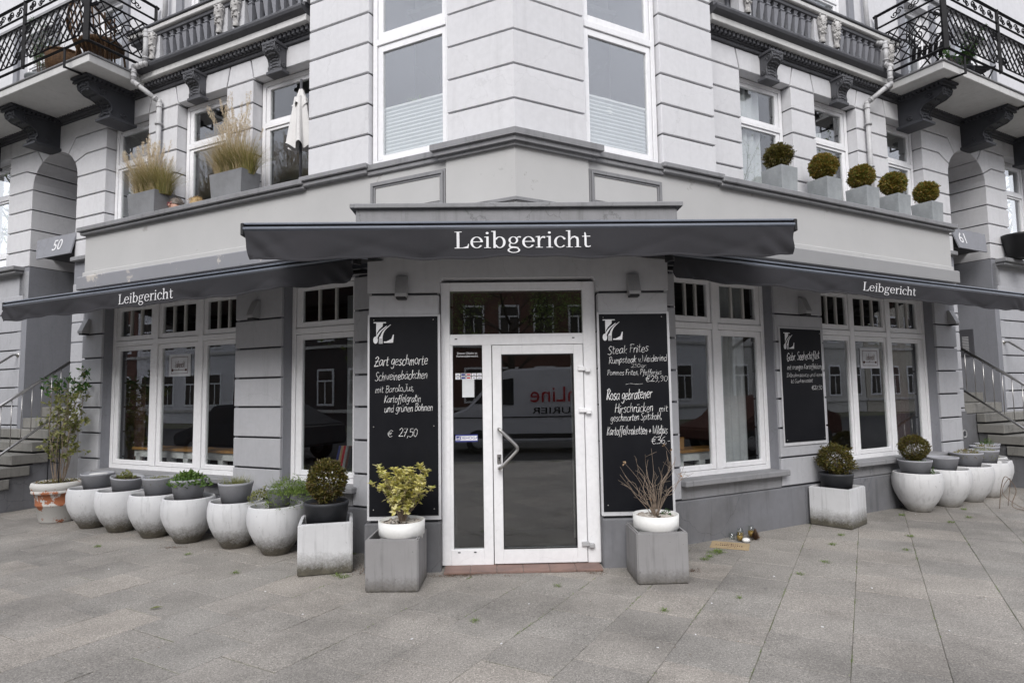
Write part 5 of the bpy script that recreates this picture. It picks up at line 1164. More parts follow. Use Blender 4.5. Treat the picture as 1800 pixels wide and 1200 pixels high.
inner(FL, BPL[5][0] + .0, BPL[5][1] + .03, zi, .13, .22, POTG, 'small grey pot hidden by herbs in the sixth bowl')
inner(FR, BPR[0][0] - .03, BPR[0][1], zi, .20, .20, POTG, 'grey pot carrying a boxwood ball in the first right bowl')
inner(FR, BPR[1][0] - .06, BPR[1][1], zi, .19, .20, POTG, 'almost empty grey pot in the second right bowl')
inner(FR, BPR[2][0] - .04, BPR[2][1], zi, .20, .22, POTG, 'grey pot topped with orange moss in the third right bowl')
inner(FR, BPR[3][0] - .05, BPR[3][1], zi, .19, .22, POTG, 'grey pot with trailing moss in the fourth right bowl')
inner(FR, BPR[4][0] - .05, BPR[4][1] + .02, zi + .02, .19, .22, POTG, 'grey pot with yellow moss in the fifth right bowl')
inner(FR, BPR[5][0] - .02, BPR[5][1], zi + .02, .17, .22, POTG, 'grey pot with a small herb further back in the right row')
def cubeplanter(W, a, h, t, mat, lb, soilz, name='cube_planter'):
    r_ = thing(name, lb, 'planter', W); m = MB(); b = a / 2
    bm = bmesh.new(); bmesh.ops.create_cube(bm, size=1)
    for v in bm.verts: v.co = Vector((v.co.x * a, v.co.y * a, (v.co.z + .5) * h))
    bmesh.ops.bevel(bm, geom=list(bm.edges), offset=.01, segments=2, affect='EDGES')
    tf = max(bm.faces, key=lambda f: f.calc_center_median().z + f.calc_area()); q = bmesh.ops.inset_individual(bm, faces=[tf], thickness=t); q2 = bmesh.ops.extrude_discrete_faces(bm, faces=[tf])
    for v in q2['faces'][0].verts: v.co.z -= .12
    bm.verts.index_update(); m.add([v.co[:] for v in bm.verts], [[v.index for v in f.verts] for f in bm.faces]); bm.free()
    part('box', m, mat, r_); part('soil', MB().box(-b + t + .002, b - t - .002, -b + t + .002, b - t - .002, h - .13, h - .115), SOIL, r_); return r_
# white cube left: front-left foot (-1.97,5.77), front-right (-1.51,5.91)
def cube_at(p, q, a): 
    d = (Vector(q) - Vector(p)).normalized(); n = Vector((-d.y, d.x)); c = Vector(p) + d * a / 2 + n * a / 2; return T(c.x, c.y, 0) @ Matrix.Rotation(math.atan2(d.y, d.x), 4, 'Z')
WC = cube_at((-1.97, 5.74), (-1.51, 5.86), .485); cubeplanter(WC, .485, .46, .028, CUBW, 'white cube planter with a green-black stained base left of the door', .4)
WC2 = cube_at((3.54, 7.59), (3.83, 7.26), .47); cubeplanter(WC2, .47, .45, .028, CUBW, 'white cube planter below the short blackboard with dirty foot', .4)
WG1 = cube_at((-1.25, 5.28), (-.80, 5.27), .445); cubeplanter(WG1, .445, .43, .022, CUBG, 'rough slate grey cube planter left of the corner door', .4)
WG2 = cube_at((1.03, 5.37), (1.47, 5.385), .44); cubeplanter(WG2, .44, .43, .022, CUBG, 'rough slate grey cube planter right of the corner door with chipped base', .4)
def pot_on(W, z, r0, r1, h, mat, lb, white=False):
    r_ = thing('plant_pot', lb, 'pot', W @ T(0, 0, z))
    if white: m = MB().lathe([(0, 0), (r0, 0), (r0 + .02, h * .42), (r1 - .012, h * .44), (r1 - .005, h * .46), (r1, h), (r1 - .014, h), (r1 - .02, h * .88), (0, h * .86)], 48)
    else: m = round_pot(r0, r1, h, mat)
    part('pot', m, mat, r_); part('soil', MB().lathe([(0, h * .90), (r1 * .93, h * .885)], 24), SOIL, r_); return r_
pot_on(WC @ T(0, -.0, 0), .335, .165, .21, .29, POTD, 'anthracite pot with the boxwood ball on the left white cube'); pot_on(WC2 @ T(0, 0, 0), .335, .15, .19, .27, POTD, 'anthracite pot with a loose boxwood on the right white cube')
pw1 = pot_on(WG1 @ T(.045, -.02, 0), .335, .165, .20, .215, POTW, 'white bowl pot with the yellow variegated shrub on the left slate cube', True); pw2 = pot_on(WG2 @ T(0, -.02, 0), .335, .165, .20, .215, POTW, 'white bowl pot with bare twigs on the right slate cube', True)
def pebbles(parent, W, r, z, n, seed):
    rr = random.Random(seed); m = MB()
    for k in range(n):
        a = rr.uniform(0, 6.28); q = r * math.sqrt(rr.random()); s0 = len(m.v); sc = rr.uniform(.008, .018); m.lathe([(0, -1), (.8, -.5), (1, 0), (.7, .6), (0, .9)], 6); m.xf(T(q * math.cos(a), q * math.sin(a), z) @ RZ(rr.uniform(0, 360)) @ Matrix.Diagonal((sc * 1.3, sc, sc * .7, 1)), s0)
    part('pebbles', m, PEB, parent, W, stuff=True)
pebbles(pw1, WM[pw1.name], .17, .195, 130, 1); pebbles(pw2, WM[pw2.name], .17, .195, 130, 2)
for u in (0,): 
    pass
# white disc in pot 1
single('stone_disc', MB().lathe([(0, 0), (.12, 0), (.125, .012), (.10, .035), (0, .045)], 24), POTW, 'white stone disc lying in the first grey pot', 'stone', FL @ T(BPL[0][0] + .05, BPL[0][1] + .03, zi + .185))

# ================================================================ PLANTS
def plant(name, label, cat, W, parts, grp=None):
    r_ = thing(name, label, cat, W, grp)
    for nm, mb, mat, st in parts: part(nm, mb, mat, r_, WM[r_.name], stuff=st)
    return r_
def stems(n, r0, h, spread, seed, rad=.006, c=(0, 0, 0), wig=.05, br=0):
    r = random.Random(seed); m = MB(); tips = []
    for k in range(n):
        a = r.uniform(0, 6.28); b = Vector((c[0] + r0 * r.random() * math.cos(a), c[1] + r0 * r.random() * math.sin(a), c[2])); a2 = a + r.uniform(-.5, .5); sp = spread * r.uniform(.25, 1); hh = h * r.uniform(.55, 1)
        pts = [b + Vector((math.cos(a2) * sp * t ** 1.3, math.sin(a2) * sp * t ** 1.3, hh * t)) + rvec(r) * wig * t for t in (0, .25, .5, .75, 1)]
        P = catmull(pts, 3); m.tube(P, [rad * (1 - .7 * i / (len(P) - 1)) for i in range(len(P))], 5); tips.append(P)
        for q in range(br):
            i = r.randint(len(P) // 3, len(P) - 2); d = (rvec(r) + Vector((0, 0, .8))).normalized() * r.uniform(.08, .2) * h; e = P[i] + d; m.tube([P[i], P[i] + d * .5 + rvec(r) * .01, e], [rad * .5, rad * .4, rad * .2], 4); tips.append([P[i], P[i] + d * .5, e])
    return m, tips
def boxball(W, z, rad, n, lb, mat, sq=1.0, seed=1, L=.024, wd=.014, wild=.12):
    st, _ = stems(9, .03, rad * 1.5, rad * .5, seed, .006)
    fol = ball_foliage(rad, n, L, wd, seed, sq, wild); fol.xf(T(0, 0, rad * sq + .05))
    return plant('boxwood', lb, 'shrub', W @ T(0, 0, z), [('stem', st, TWIG, False), ('foliage', fol, mat, True)])
boxball(WC, .335 + .245, .172, 4600, 'dense clipped boxwood ball in the anthracite pot left of the door', LBOX, 1.08, 3, .028, .017, .12)
boxball(WC2, .335 + .215, .185, 5200, 'loose bronze green boxwood in the anthracite pot on the right white cube', LBOX, .88, 5, .027, .014, .22)
boxball(FR @ T(BPR[0][0] - .03, BPR[0][1], 0), zi + .155, .17, 5200, 'neat boxwood ball in the nearest right bowl', LBOX, .95, 8, .022, .013, .08)
# ledge planters
lbo = ['first', 'second', 'third', 'fourth', 'fifth']
bb = ball_foliage(.24, 5200, .050, .028, 21, .97, .10); c_ = ball_foliage(.17, 2500, .06, .05, 22, .94, .05); bb.add(c_.v, c_.f); bb.xf(T(0, 0, .26)); BBM = bb.mesh('foliage', LBOXB)
b2_ = ball_foliage(.24, 7000, .038, .02, 23, .9, .26); c_ = ball_foliage(.15, 1600, .06, .05, 24, .9, .05); b2_.add(c_.v, c_.f); b2_.xf(T(0, 0, .25)); BBG = b2_.mesh('foliage', LBOX)
bs, _ = stems(8, .03, .3, .12, 9, .006); BSM = bs.mesh('stem', TWIG)
for k, (u, lb) in enumerate(((1.80, 'nearest the corner, with the uneven greener shrub'), (2.69, 'second from the corner bay on the right ledge'), (3.525, 'middle one of the five on the right ledge'), (4.28, 'fourth from the corner bay on the right ledge'), (5.135, 'last before the right entrance on the ledge'))):
    Wp = FR @ T(u, .08, 4.076) @ RZ(random.uniform(-2, 2)); hh = .30 if k else .31
    r_ = thing('ledge_planter', 'square light concrete planter ' + lb, 'planter', Wp, 'concrete cube planters on the right ledge'); a = .15
    m = MB(); pr_ = [(-a * .97, 0), (a * .97, 0), (a, hh), (-a, hh)]
    vs_ = [(sx * a * .95, sy * a * .95, 0) for sx, sy in ((-1, -1), (1, -1), (1, 1), (-1, 1))] + [(sx * a, sy * a * 1.02, hh) for sx, sy in ((-1, -1), (1, -1), (1, 1), (-1, 1))] + [(sx * a * .86, sy * a * .86, hh) for sx, sy in ((-1, -1), (1, -1), (1, 1), (-1, 1))] + [(sx * a * .86, sy * a * .86, hh - .04) for sx, sy in ((-1, -1), (1, -1), (1, 1), (-1, 1))]
    m.add(vs_, [(3, 2, 1, 0)] + [(i, (i + 1) % 4, 4 + (i + 1) % 4, 4 + i) for i in range(4)] + [(4 + i, 4 + (i + 1) % 4, 8 + (i + 1) % 4, 8 + i) for i in range(4)] + [(8 + i, 8 + (i + 1) % 4, 12 + (i + 1) % 4, 12 + i) for i in range(4)] + [(12, 13, 14, 15)])
    part('box', m, CONC, r_, Wp)
    p_ = thing('boxwood', ['uneven green and bronze bushy shrub', 'round bronze boxwood ball', 'round orange bronze boxwood ball', 'round bronze green boxwood ball', 'round golden bronze boxwood ball'][k] + ', ' + lb.replace('with the uneven greener shrub', 'in its planter').replace('nearest the corner, ', 'nearest the corner '), 'shrub', Wp @ T(0, 0, hh + .015) @ RZ(k * 71), 'boxwood balls on the right ledge')
    sc = .65 + .03 * (k % 2); Wb = WM[p_.name] @ Matrix.Diagonal((sc, sc, sc, 1)); obj('foliage', BBM if k else BBG, p_, Wb)['kind'] = 'stuff'; obj('stem', BSM, p_, Wb)
for k, (u, lb, seed) in enumerate(((-3.78, 'left of the open window', 31), (-2.13, 'between the open window and the parasol', 32))):
    Wp = FL @ T(u, .09, 4.076); r_ = thing('ledge_planter', 'long grey zinc trough planter on the left ledge ' + lb, 'planter', Wp); hh = .32; m = MB()
    a, b = .29, .145; ring = lambda k_, z: [(sx * a * k_, sy * b * k_, z) for sx, sy in ((-1, -1), (1, -1), (1, 1), (-1, 1))]
    m.add(ring(.9, 0) + ring(1, hh) + ring(.93, hh) + ring(.93, hh - .03), [(3, 2, 1, 0)] + [(j * 4 + i, j * 4 + (i + 1) % 4, j * 4 + 4 + (i + 1) % 4, j * 4 + 4 + i) for j in range(3) for i in range(4)] + [(12, 13, 14, 15)]); part('box', m, ZINC, r_, Wp)
    Wg = Wp @ T(0, 0, hh - .04); g1 = MB(); g2 = MB(); g3 = MB(); rr = random.Random(seed)
    for c in (-.16, 0, .16): grass_blades(g2, 520, .09, .46 if k else .50, .30, .0028, seed + int(c * 50), (c + (.1 if not k else .05), 0, 0), .5); grass_blades(g1, 430, .10, .62, .34, .0026, seed + 7 + int(c * 50), (c - .03, 0, 0), .35, -.16)
    for q in range(70):
        b = Vector((rr.uniform(-.25, .2), rr.uniform(-.06, .06), .0)); d = Vector((rr.uniform(-.34, .24), rr.uniform(-.16, .16), rr.uniform(.62, 1.0) - (.12 if not k else 0))); e = b + d
        g1.tube([b, b + d * .5 + Vector((d.x * -.12, 0, .03)), e], [.002, .0018, .0012], 3)
        for w_ in range(60):
            t_ = w_ / 60; p = e - d.normalized() * (.17 * t_); s_ = math.sin(math.pi * min(1, t_ * .9 + .12)) * .034; leaf(g3, p + rvec(rr) * s_ * .5, rvec(rr) * .7 + d.normalized(), rvec(rr), .022, .006, .1)
    plant('ornamental_grass', 'straw coloured feathery grass tuft ' + lb, 'grass', Wg, [('straw', g1, GRST, True), ('blades', g2, GRSG, True), ('plumes', g3, PLUME, True)])
# yellow variegated shrub
def leafy(tips, L, wd, per, seed, droop=0, lo=.35, rosette=False):
    r = random.Random(seed); m = MB()
    for P in tips:
        n = len(P)
        for k in range(per):
            t = lo + (1 - lo) * r.random() ** .7; i = min(n - 1, int(t * (n - 1) + .5)); p = P[i]; ax = (P[-1] - P[0]).normalized()
            d = (rvec(r) + ax * .5 + Vector((0, 0, .2 - droop))).normalized(); leaf(m, p, d, (ax + rvec(r) * .4), L * r.uniform(.6, 1.2), wd * r.uniform(.7, 1.2))
        if rosette:
            for k in range(7): a = k * 2.4; d = Vector((math.cos(a), math.sin(a), .45 + r.uniform(-.2, .2))); leaf(m, P[-1], d, Vector((0, 0, 1)), L * r.uniform(.9, 1.3), wd * 1.2)
    return m
Wy = WM[pw1.name] @ T(0, 0, .19); sm_, tp = stems(30, .03, .46, .25, 41, .004, br=3, wig=.02)
plant('variegated_shrub', 'yellow and green variegated shrub in the white pot left of the door', 'shrub', Wy, [('branch', sm_, TWIGG, False), ('foliage', leafy(tp, .047, .025, 10, 42, rosette=True, lo=.45), LYEL, True)])
Wt = WM[pw2.name] @ T(0, 0, .19); sm_, tp = stems(26, .03, .58, .36, 51, .0034, br=2, wig=.05); m = MB(); r = random.Random(6)
for P in tp[:18]:
    if r.random() < .45:
        for k in range(4): leaf(m, P[-1] + rvec(r) * .006, rvec(r), rvec(r), .026, .018, .4)
sd_ = ball_foliage(.035, 120, .014, .01, 3); sd_.xf(T(.10, .02, .02))
plant('bare_shrub', 'bare twigs with a few dry brown leaves in the white pot right of the door', 'shrub', Wt, [('branch', sm_, TWIGG, False), ('dry_leaves', m, LDRY, True), ('sedum', sd_, LDRK, True)])
# climbing shrub in the terracotta pot
Wc_ = FL @ T(-4.93, -.32, .50)
def upstems(n, seed, h, spread, rad, lean):
    r = random.Random(seed); m = MB(); tips = []
    for k in range(n):
        a = r.uniform(0, 6.28); sp = spread * r.uniform(.2, 1); hh = h * r.uniform(.6, 1.0); pts = [Vector((.05 * math.cos(a), .05 * math.sin(a), 0)) + Vector((math.cos(a) * sp * t + lean * t * t, math.sin(a) * sp * .5 * t, hh * t)) + rvec(r) * .035 * (t > 0) for t in (0, .2, .4, .6, .8, 1)]
        P = catmull(pts, 3); m.tube(P, [rad * (1 - .75 * i / (len(P) - 1)) for i in range(len(P))], 5); tips.append(P)
        for q in range(4):
            i = r.randint(4, len(P) - 2); d = (rvec(r) * .9 + Vector((0, 0, .55))).normalized() * r.uniform(.10, .26); m.tube([P[i], P[i] + d * .5 + rvec(r) * .015, P[i] + d], [rad * .4, rad * .3, rad * .15], 4); tips.append([P[i], P[i] + d * .5, P[i] + d])
    return m, tips
sm_, tp = upstems(19, 61, 1.52, .28, .0055, .12); fo = leafy(tp, .066, .028, 13, 62, .25, .34); r = random.Random(63); fd = MB(); pk = [P for P in tp if P[-1].z > 1.22]
for P in pk:
    for k in range(12): leaf(fd, P[-1] + rvec(r) * .05, rvec(r) + Vector((0, 0, .1)), rvec(r), .07, .03)
ir = MB()
for a, b in (((-.17, -.05, 0), (-.17, -.05, .82)), ((.15, -.08, 0), (.15, -.08, .82)), ((-.17, -.05, .82), (.15, -.08, .82)), ((-.17, -.05, .55), (.15, -.08, .55)), ((-.17, -.05, .28), (.15, -.08, .28))): ir.bar(a, b, .007)
plant('tall_shrub', 'tall straggly shrub tied to an iron support in the peeling terracotta pot', 'shrub', Wc_, [('branch', sm_, TWIGG, False), ('foliage', fo, LPAL, True), ('dark_foliage', fd, LDRK, True)])
single('plant_support', ir, BLACK, 'black iron plant support standing in the peeling terracotta pot', 'plant support', Wc_)
mo = ball_foliage(.24, 700, .02, .012, 4, .12, .2); mo.xf(T(0, 0, .015)); x_ = single('moss', mo, LMOS, 'brownish moss round the foot of the straggly shrub', 'moss', Wc_)
# low plants in the inner pots
def lowplant(W, lb, name, mb, mat): return plant(name, lb, 'plant', W, [('foliage', mb, mat, True)])
def clump(n, rx_, rz, L, wd, seed, dy=1.0): m = ball_foliage(1, n, L, wd, seed, 1, .2); m2 = MB(); r = random.Random(seed)
def mound(n, rad, hgt, L, wd, seed, spill=0):
    r = random.Random(seed); m = MB()
    for k in range(n):
        a = r.uniform(0, 6.28); q = rad * math.sqrt(r.random()); z = hgt * (1 - (q / rad) ** 2) * r.random() - (spill * r.random() if q > rad * .85 else 0); p = Vector((q * math.cos(a) * (1 + (spill > 0) * .1), q * math.sin(a), z)); leaf(m, p, rvec(r) + Vector((0, 0, .6)), rvec(r), L * r.uniform(.6, 1.3), wd * r.uniform(.7, 1.2))
    return m
lowplant(FL @ T(BPL[1][0] + .03, BPL[1][1] + .03, zi + .19), 'pale grey green succulent in the tilted pot', 'succulent', mound(160, .10, .08, .04, .018, 71), LPAL)
m = mound(320, .18, .04, .018, .008, 72, .06); grass_blades(m, 90, .16, .05, .14, .0015, 5, (0, 0, .01), 1.6)
lowplant(FL @ T(BPL[2][0] + .04, BPL[2][1] + .02, zi + .21), 'thin yellow stems hanging over the third grey pot', 'trailing_plant', m, LPAL)
m = mound(420, .20, .13, .05, .032, 73, .05); lowplant(FL @ T(BPL[3][0], BPL[3][1], zi + .21), 'bright green leafy plant in the fourth grey pot', 'leafy_plant', m, LGRN)
m = MB(); grass_blades(m, 260, .15, .14, .12, .0018, 8, (0, 0, 0), .6); m2 = mound(200, .15, .05, .02, .008, 74); m.add(m2.v, m2.f); lowplant(FL @ T(BPL[4][0] + .02, BPL[4][1] - .02, zi + .21), 'thin pale grass in the fifth grey pot', 'grass_tuft', m, LPAL)
m = mound(1500, .23, .20, .024, .011, 75, .14); m.xf(T(.14, 0, .0)); m2 = MB(); grass_blades(m2, 200, .2, .20, .16, .002, 9, (.12, 0, 0), .5); m.add(m2.v, m2.f); lowplant(FL @ T(BPL[5][0] + .04, BPL[5][1], zi + .17), 'feathery green herbs spilling out of the sixth bowl', 'herb', m, SPRG)
m = mound(600, .19, .10, .03, .012, 175, .08); m.xf(T(-.16, .02, .0)); lowplant(FL @ T(BPL[5][0], BPL[5][1], zi + .12), 'low yellow green herb beside the sixth small pot', 'herb', m, LPAL)
lowplant(FR @ T(BPR[2][0] - .04, BPR[2][1], zi + .19), 'orange and green moss cushion in the third right pot', 'moss_cushion', mound(800, .19, .09, .022, .009, 76, .04), LMOS)
lowplant(FR @ T(BPR[3][0] - .05, BPR[3][1], zi + .19), 'trailing yellow green moss in the fourth right pot', 'moss_cushion', mound(600, .19, .07, .022, .009, 77, .10), LPAL)
lowplant(FR @ T(BPR[4][0] - .05, BPR[4][1] + .02, zi + .21), 'yellow moss with tiny white flowers in the fifth right pot', 'moss_cushion', mound(600, .18, .07, .022, .009, 78, .04), LMOS)
m = MB(); grass_blades(m, 60, .08, .16, .10, .003, 19, (0, 0, 0), .4); m2 = mound(90, .1, .12, .03, .015, 79); m.add(m2.v, m2.f); lowplant(FR @ T(BPR[5][0] - .02, BPR[5][1], zi + .21), 'small upright herb in the pot behind the moss', 'herb', m, LGRN)
lowplant(FR @ T(BPR[5][0] + .1, BPR[5][1], .42), 'green leaves filling the farthest right bowl', 'leafy_plant', mound(160, .11, .14, .05, .02, 80), SPRG)
lowplant(FR @ T(BPR[0][0] + .19, BPR[0][1] - .05, zi + .02), 'small green shoots in the first right bowl beside the pot', 'herb', mound(120, .07, .14, .03, .014, 81), LGRN)
lowplant(FR @ T(BPR[0][0] - .03, BPR[0][1], zi + .17), 'low green ground cover round the nearest right boxwood', 'herb', mound(220, .17, .05, .022, .012, 82), LGRN)
# ================================================================ SMALL THINGS ON THE PAVEMENT
cp_ = [(2.02, 6.66), (2.45, 6.51)]
Wk = T(2.24, 6.62, .002) @ RZ(-23) 
t = thing('cardboard_sign', 'hand lettered cardboard sign lying on the paving below the right window', 'sign', Wk); part('sheet', MB().box(-.19, .19, -.14, .14, 0, .006, .001), CARD, t)
m = MB(); r = random.Random(12)
for row, (n_, hh_, xx, zz) in enumerate(((9, .026, -.10, .035), (13, .038, -.14, -.035), (5, .012, -.02, -.09))):
    for k in range(n_): a_ = xx + k * .021; m.box(a_, a_ + r.uniform(.006, .015), zz + r.uniform(-.006, .002), zz + hh_ * r.uniform(.6, 1), .006, .0075)
part('faded_lettering', m, INK, t)
def jar(x, y, lb, r0, h, amber=True, lid=False):
    t = thing('glass_jar', lb, 'jar', T(x, y, .001)); part('glass', MB().lathe([(0, 0), (r0, 0), (r0, h * .8), (r0 * .85, h * .86), (r0 * .85, h), (r0 * .78, h), (r0 * .78, h * .86), (r0 * .92, h * .78), (r0 * .92, .008), (0, .008)], 20), GLJ, t)
    if amber: part('candle', MB().lathe([(0, .01), (r0 * .85, .01), (r0 * .85, h * .55), (0, h * .5)], 16), AMB, t)
AMB = pm('amber_wax', (.40, .24, .04), (.28, .17, .03), 10, rough=.4, bump=0)
jar(2.36, 6.90, 'short clear glass jar nearest the cardboard sign', .034, .07, False); jar(2.42, 6.83, 'amber glass candle jar with a darker rim in the middle of the small group', .036, .10); jar(2.47, 6.95, 'brown candle jar close to the wall in the small group', .036, .105); jar(2.60, 6.98, 'tall amber glass standing behind the pine cone', .038, .125)
m = MB(); m.lathe([(0, -1), (.6, -.8), (1, -.1), (.8, .5), (.4, .85), (0, .95)], 12); m.xf(Matrix.Diagonal((.045, .032, .026, 1))); single('white_stone', m, POTW, 'smooth white stone beside the candle jars', 'stone', T(2.46, 6.76, .024))
m = MB(); k = 0
for L_ in range(8):
    n_ = 9 - L_ // 2; rr = .052 * (1 - L_ / 9.5)
    for q in range(n_): a = q * 6.283 / n_ + L_ * .35; d = Vector((math.cos(a), math.sin(a), .35)); leaf(m, Vector((d.x * rr * .2, d.y * rr * .2, .012 + L_ * .0135)), d, Vector((0, 0, 1)), rr, .026, .2)
m.lathe([(0, 0), (.02, .01), (.012, .1), (0, .125)], 10); single('pine_cone', m, DEBR, 'open brown pine cone standing on the paving by the wall', 'pine cone', T(2.60, 6.86, .0))
# weeds, moss lines, litter, leaf debris: stuff
def stuffobj(name, mb, mat, lb):
    o = single(name, mb, mat, lb, name.replace('_', ' '), I4); o['kind'] = 'stuff'; return o
m = MB(); r = random.Random(91)
for x, y, s_ in ((2.00, 6.34, 1.0), (2.05, 6.40, .8), (1.82, 6.12, .55), (1.90, 6.20, .4), (4.9, 8.0, .6), (5.6, 7.8, .5), (5.2, 7.55, .5), (-1.55, 5.72, .7), (-.3, 4.6, .3), (1.1, 4.75, .35), (-2.6, 5.9, .4), (4.3, 6.9, .5), (2.9, 5.95, .45), (3.6, 7.0, .4), (1.35, 5.6, .4), (-4.6, 7.0, .4), (5.9, 8.3, .5), (.35, 5.37, .3), (-1.62, 5.78, .5), (2.5, 5.6, .3), (3.3, 6.6, .4), (3.9, 6.35, .3), (6.7, 7.4, .8), (5.1, 6.2, .2), (-3.4, 6.6, .3), (1.75, 5.0, .2)):
    grass_blades(m, int(60 * s_), .05 * s_ + .015, .045, .05, .002, r.randint(0, 999), (x, y, 0), 1.0)
    for k in range(int(50 * s_)): p = Vector((x + r.gauss(0, .04 * s_), y + r.gauss(0, .03 * s_), .003 + .012 * r.random())); leaf(m, p, rvec(r) + Vector((0, 0, .3)), rvec(r), .014, .007)
# thin moss and grass in the joints
for i in range(-8, 12):
    for q in range(46):
        n_ = -.66 + i * .497; s_ = r.uniform(3.4, 8.5); v = mnoise.noise(Vector((i * 3.1, s_ * 1.3, 0)))
        if v > .02:
            p = n1_ * n_ + d1 * s_
            if behind_building(p.x, p.y) or p.y < 3: continue
            for k in range(7): pp = p + d1 * r.uniform(-.04, .04) + n1_ * r.gauss(0, .003); leaf(m, Vector((pp.x, pp.y, 0)), rvec(r) + Vector((0, 0, .4)), rvec(r), .010, .004)
stuffobj('weeds', m, SPRG, 'small green weeds and moss growing in the paving joints')
m = MB()
def scatter(cx, cy, sx, sy, n, L=.016):
    for k in range(n): p = Vector((r.gauss(cx, sx), r.gauss(cy, sy), .002 + .006 * r.random())); leaf(m, p, Vector((r.uniform(-1, 1), r.uniform(-1, 1), r.uniform(-.1, .3))), Vector((0, 0, 1)) + rvec(r) * .5, L * r.uniform(.5, 1.3), L * .5)
scatter(-.62, 5.70, .10, .02, 120); scatter(-.45, 5.73, .12, .015, 80); scatter(.72, 5.74, .06, .03, 80); scatter(1.6, 5.75, .05, .03, 60); scatter(-1.38, 5.95, .06, .10, 160); scatter(-3.75, 6.9, .08, .02, 70); scatter(-.1, 5.68, .3, .012, 40); scatter(6.5, 7.6, .5, .3, 130)
for q in range(200): scatter(r.uniform(-6, 6), r.uniform(3.8, 7.2), .02, .02, 1, .014)
for q in range(60): u = r.uniform(-4.9, 0); p = FL @ Vector((u, r.uniform(-.75, -.1), 0)); scatter(p.x, p.y, .03, .02, 3)
stuffobj('leaf_litter', m, DEBR, 'dark leaf debris lying along the wall foot and threshold')
m = MB()
for x, y in ((-3.9, 6.1), (-3.0, 5.6), (2.25, 5.55), (-3.3, 6.75), (-2.1, 5.35), (1.5, 4.9), (.1, 4.95), (2.9, 4.3), (5.1, 8.05), (7.2, 8.0), (-.7, 4.3), (.9, 4.1), (3.6, 4.9), (-1.6, 4.8), (2.1, 4.4), (1.2, 4.3), (-.1, 4.2), (2.9, 5.2)):
    s0 = len(m.v); a = r.uniform(.004, .009); m.box(-a, a, -a * .6, a * .6, 0, .003); m.xf(T(x, y, .002) @ RZ(r.uniform(0, 180)), s0)
stuffobj('paper_litter', m, PRINT, 'tiny white paper and petal scraps scattered on the paving')
m = MB(); leaf(m, Vector((0, 0, .004)), Vector((1, .2, .1)), Vector((0, 0, 1)), .11, .035); single('fallen_leaf', m, LPAL, 'single pale green leaf lying on the paving at the left', 'leaf', T(-2.85, 4.95, .002))
# loose dark wire
m = MB(); P = catmull([(0, 0, .01), (.05, .02, .30), (.12, .04, .42), (.22, .03, .25), (.16, 0, .03), (.5, -.1, .01), (.9, 0, .012), (.6, .25, .01), (1.3, .3, .01)], 6); m.tube(P, .005, 5); m.tube(catmull([(.1, 0, .05), (.16, .03, .40), (.05, .0, .2), (.3, -.1, .01), (.8, .2, .01)], 6), .004, 5)
single('loose_wire', m, TWIG, 'loose dark wire curled on the paving in front of the right bowls', 'wire', T(6.35, 8.28, 0) @ RZ(-12))
# ================================================================ PARASOL, PEOPLE, FURNITURE ON THE UPPER FLOOR
Wp = FL @ T(-1.10, .16, 4.07); t = thing('parasol', 'folded white parasol standing against the bay on the left ledge', 'parasol', Wp)
part('pole', MB().tube([(0, 0, 0), (0, 0, 1.35)], .016, 10), JNT, t)
def folds(z0, z1, ra, rb, nf, dep, ph):
    def f(a, b):
        th = a * 2 * math.pi; z = z0 + (z1 - z0) * b; rr = ra + (rb - ra) * b; k = dep * rr * math.cos(nf * th + ph + b * 1.2) * (1 - b * .5); return ((rr + k) * math.cos(th) * 1.0, (rr + k) * math.sin(th) * .8, z + (.03 * math.cos(nf * th + ph) if b < .02 else 0))
    return f
cn = MB().grid(folds(.50, 1.12, .155, .075, 6, .32, 0), 72, 12); cn.grid(folds(1.00, 1.22, .10, .03, 5, .25, 1), 60, 6); part('canopy', cn, PARA, t)
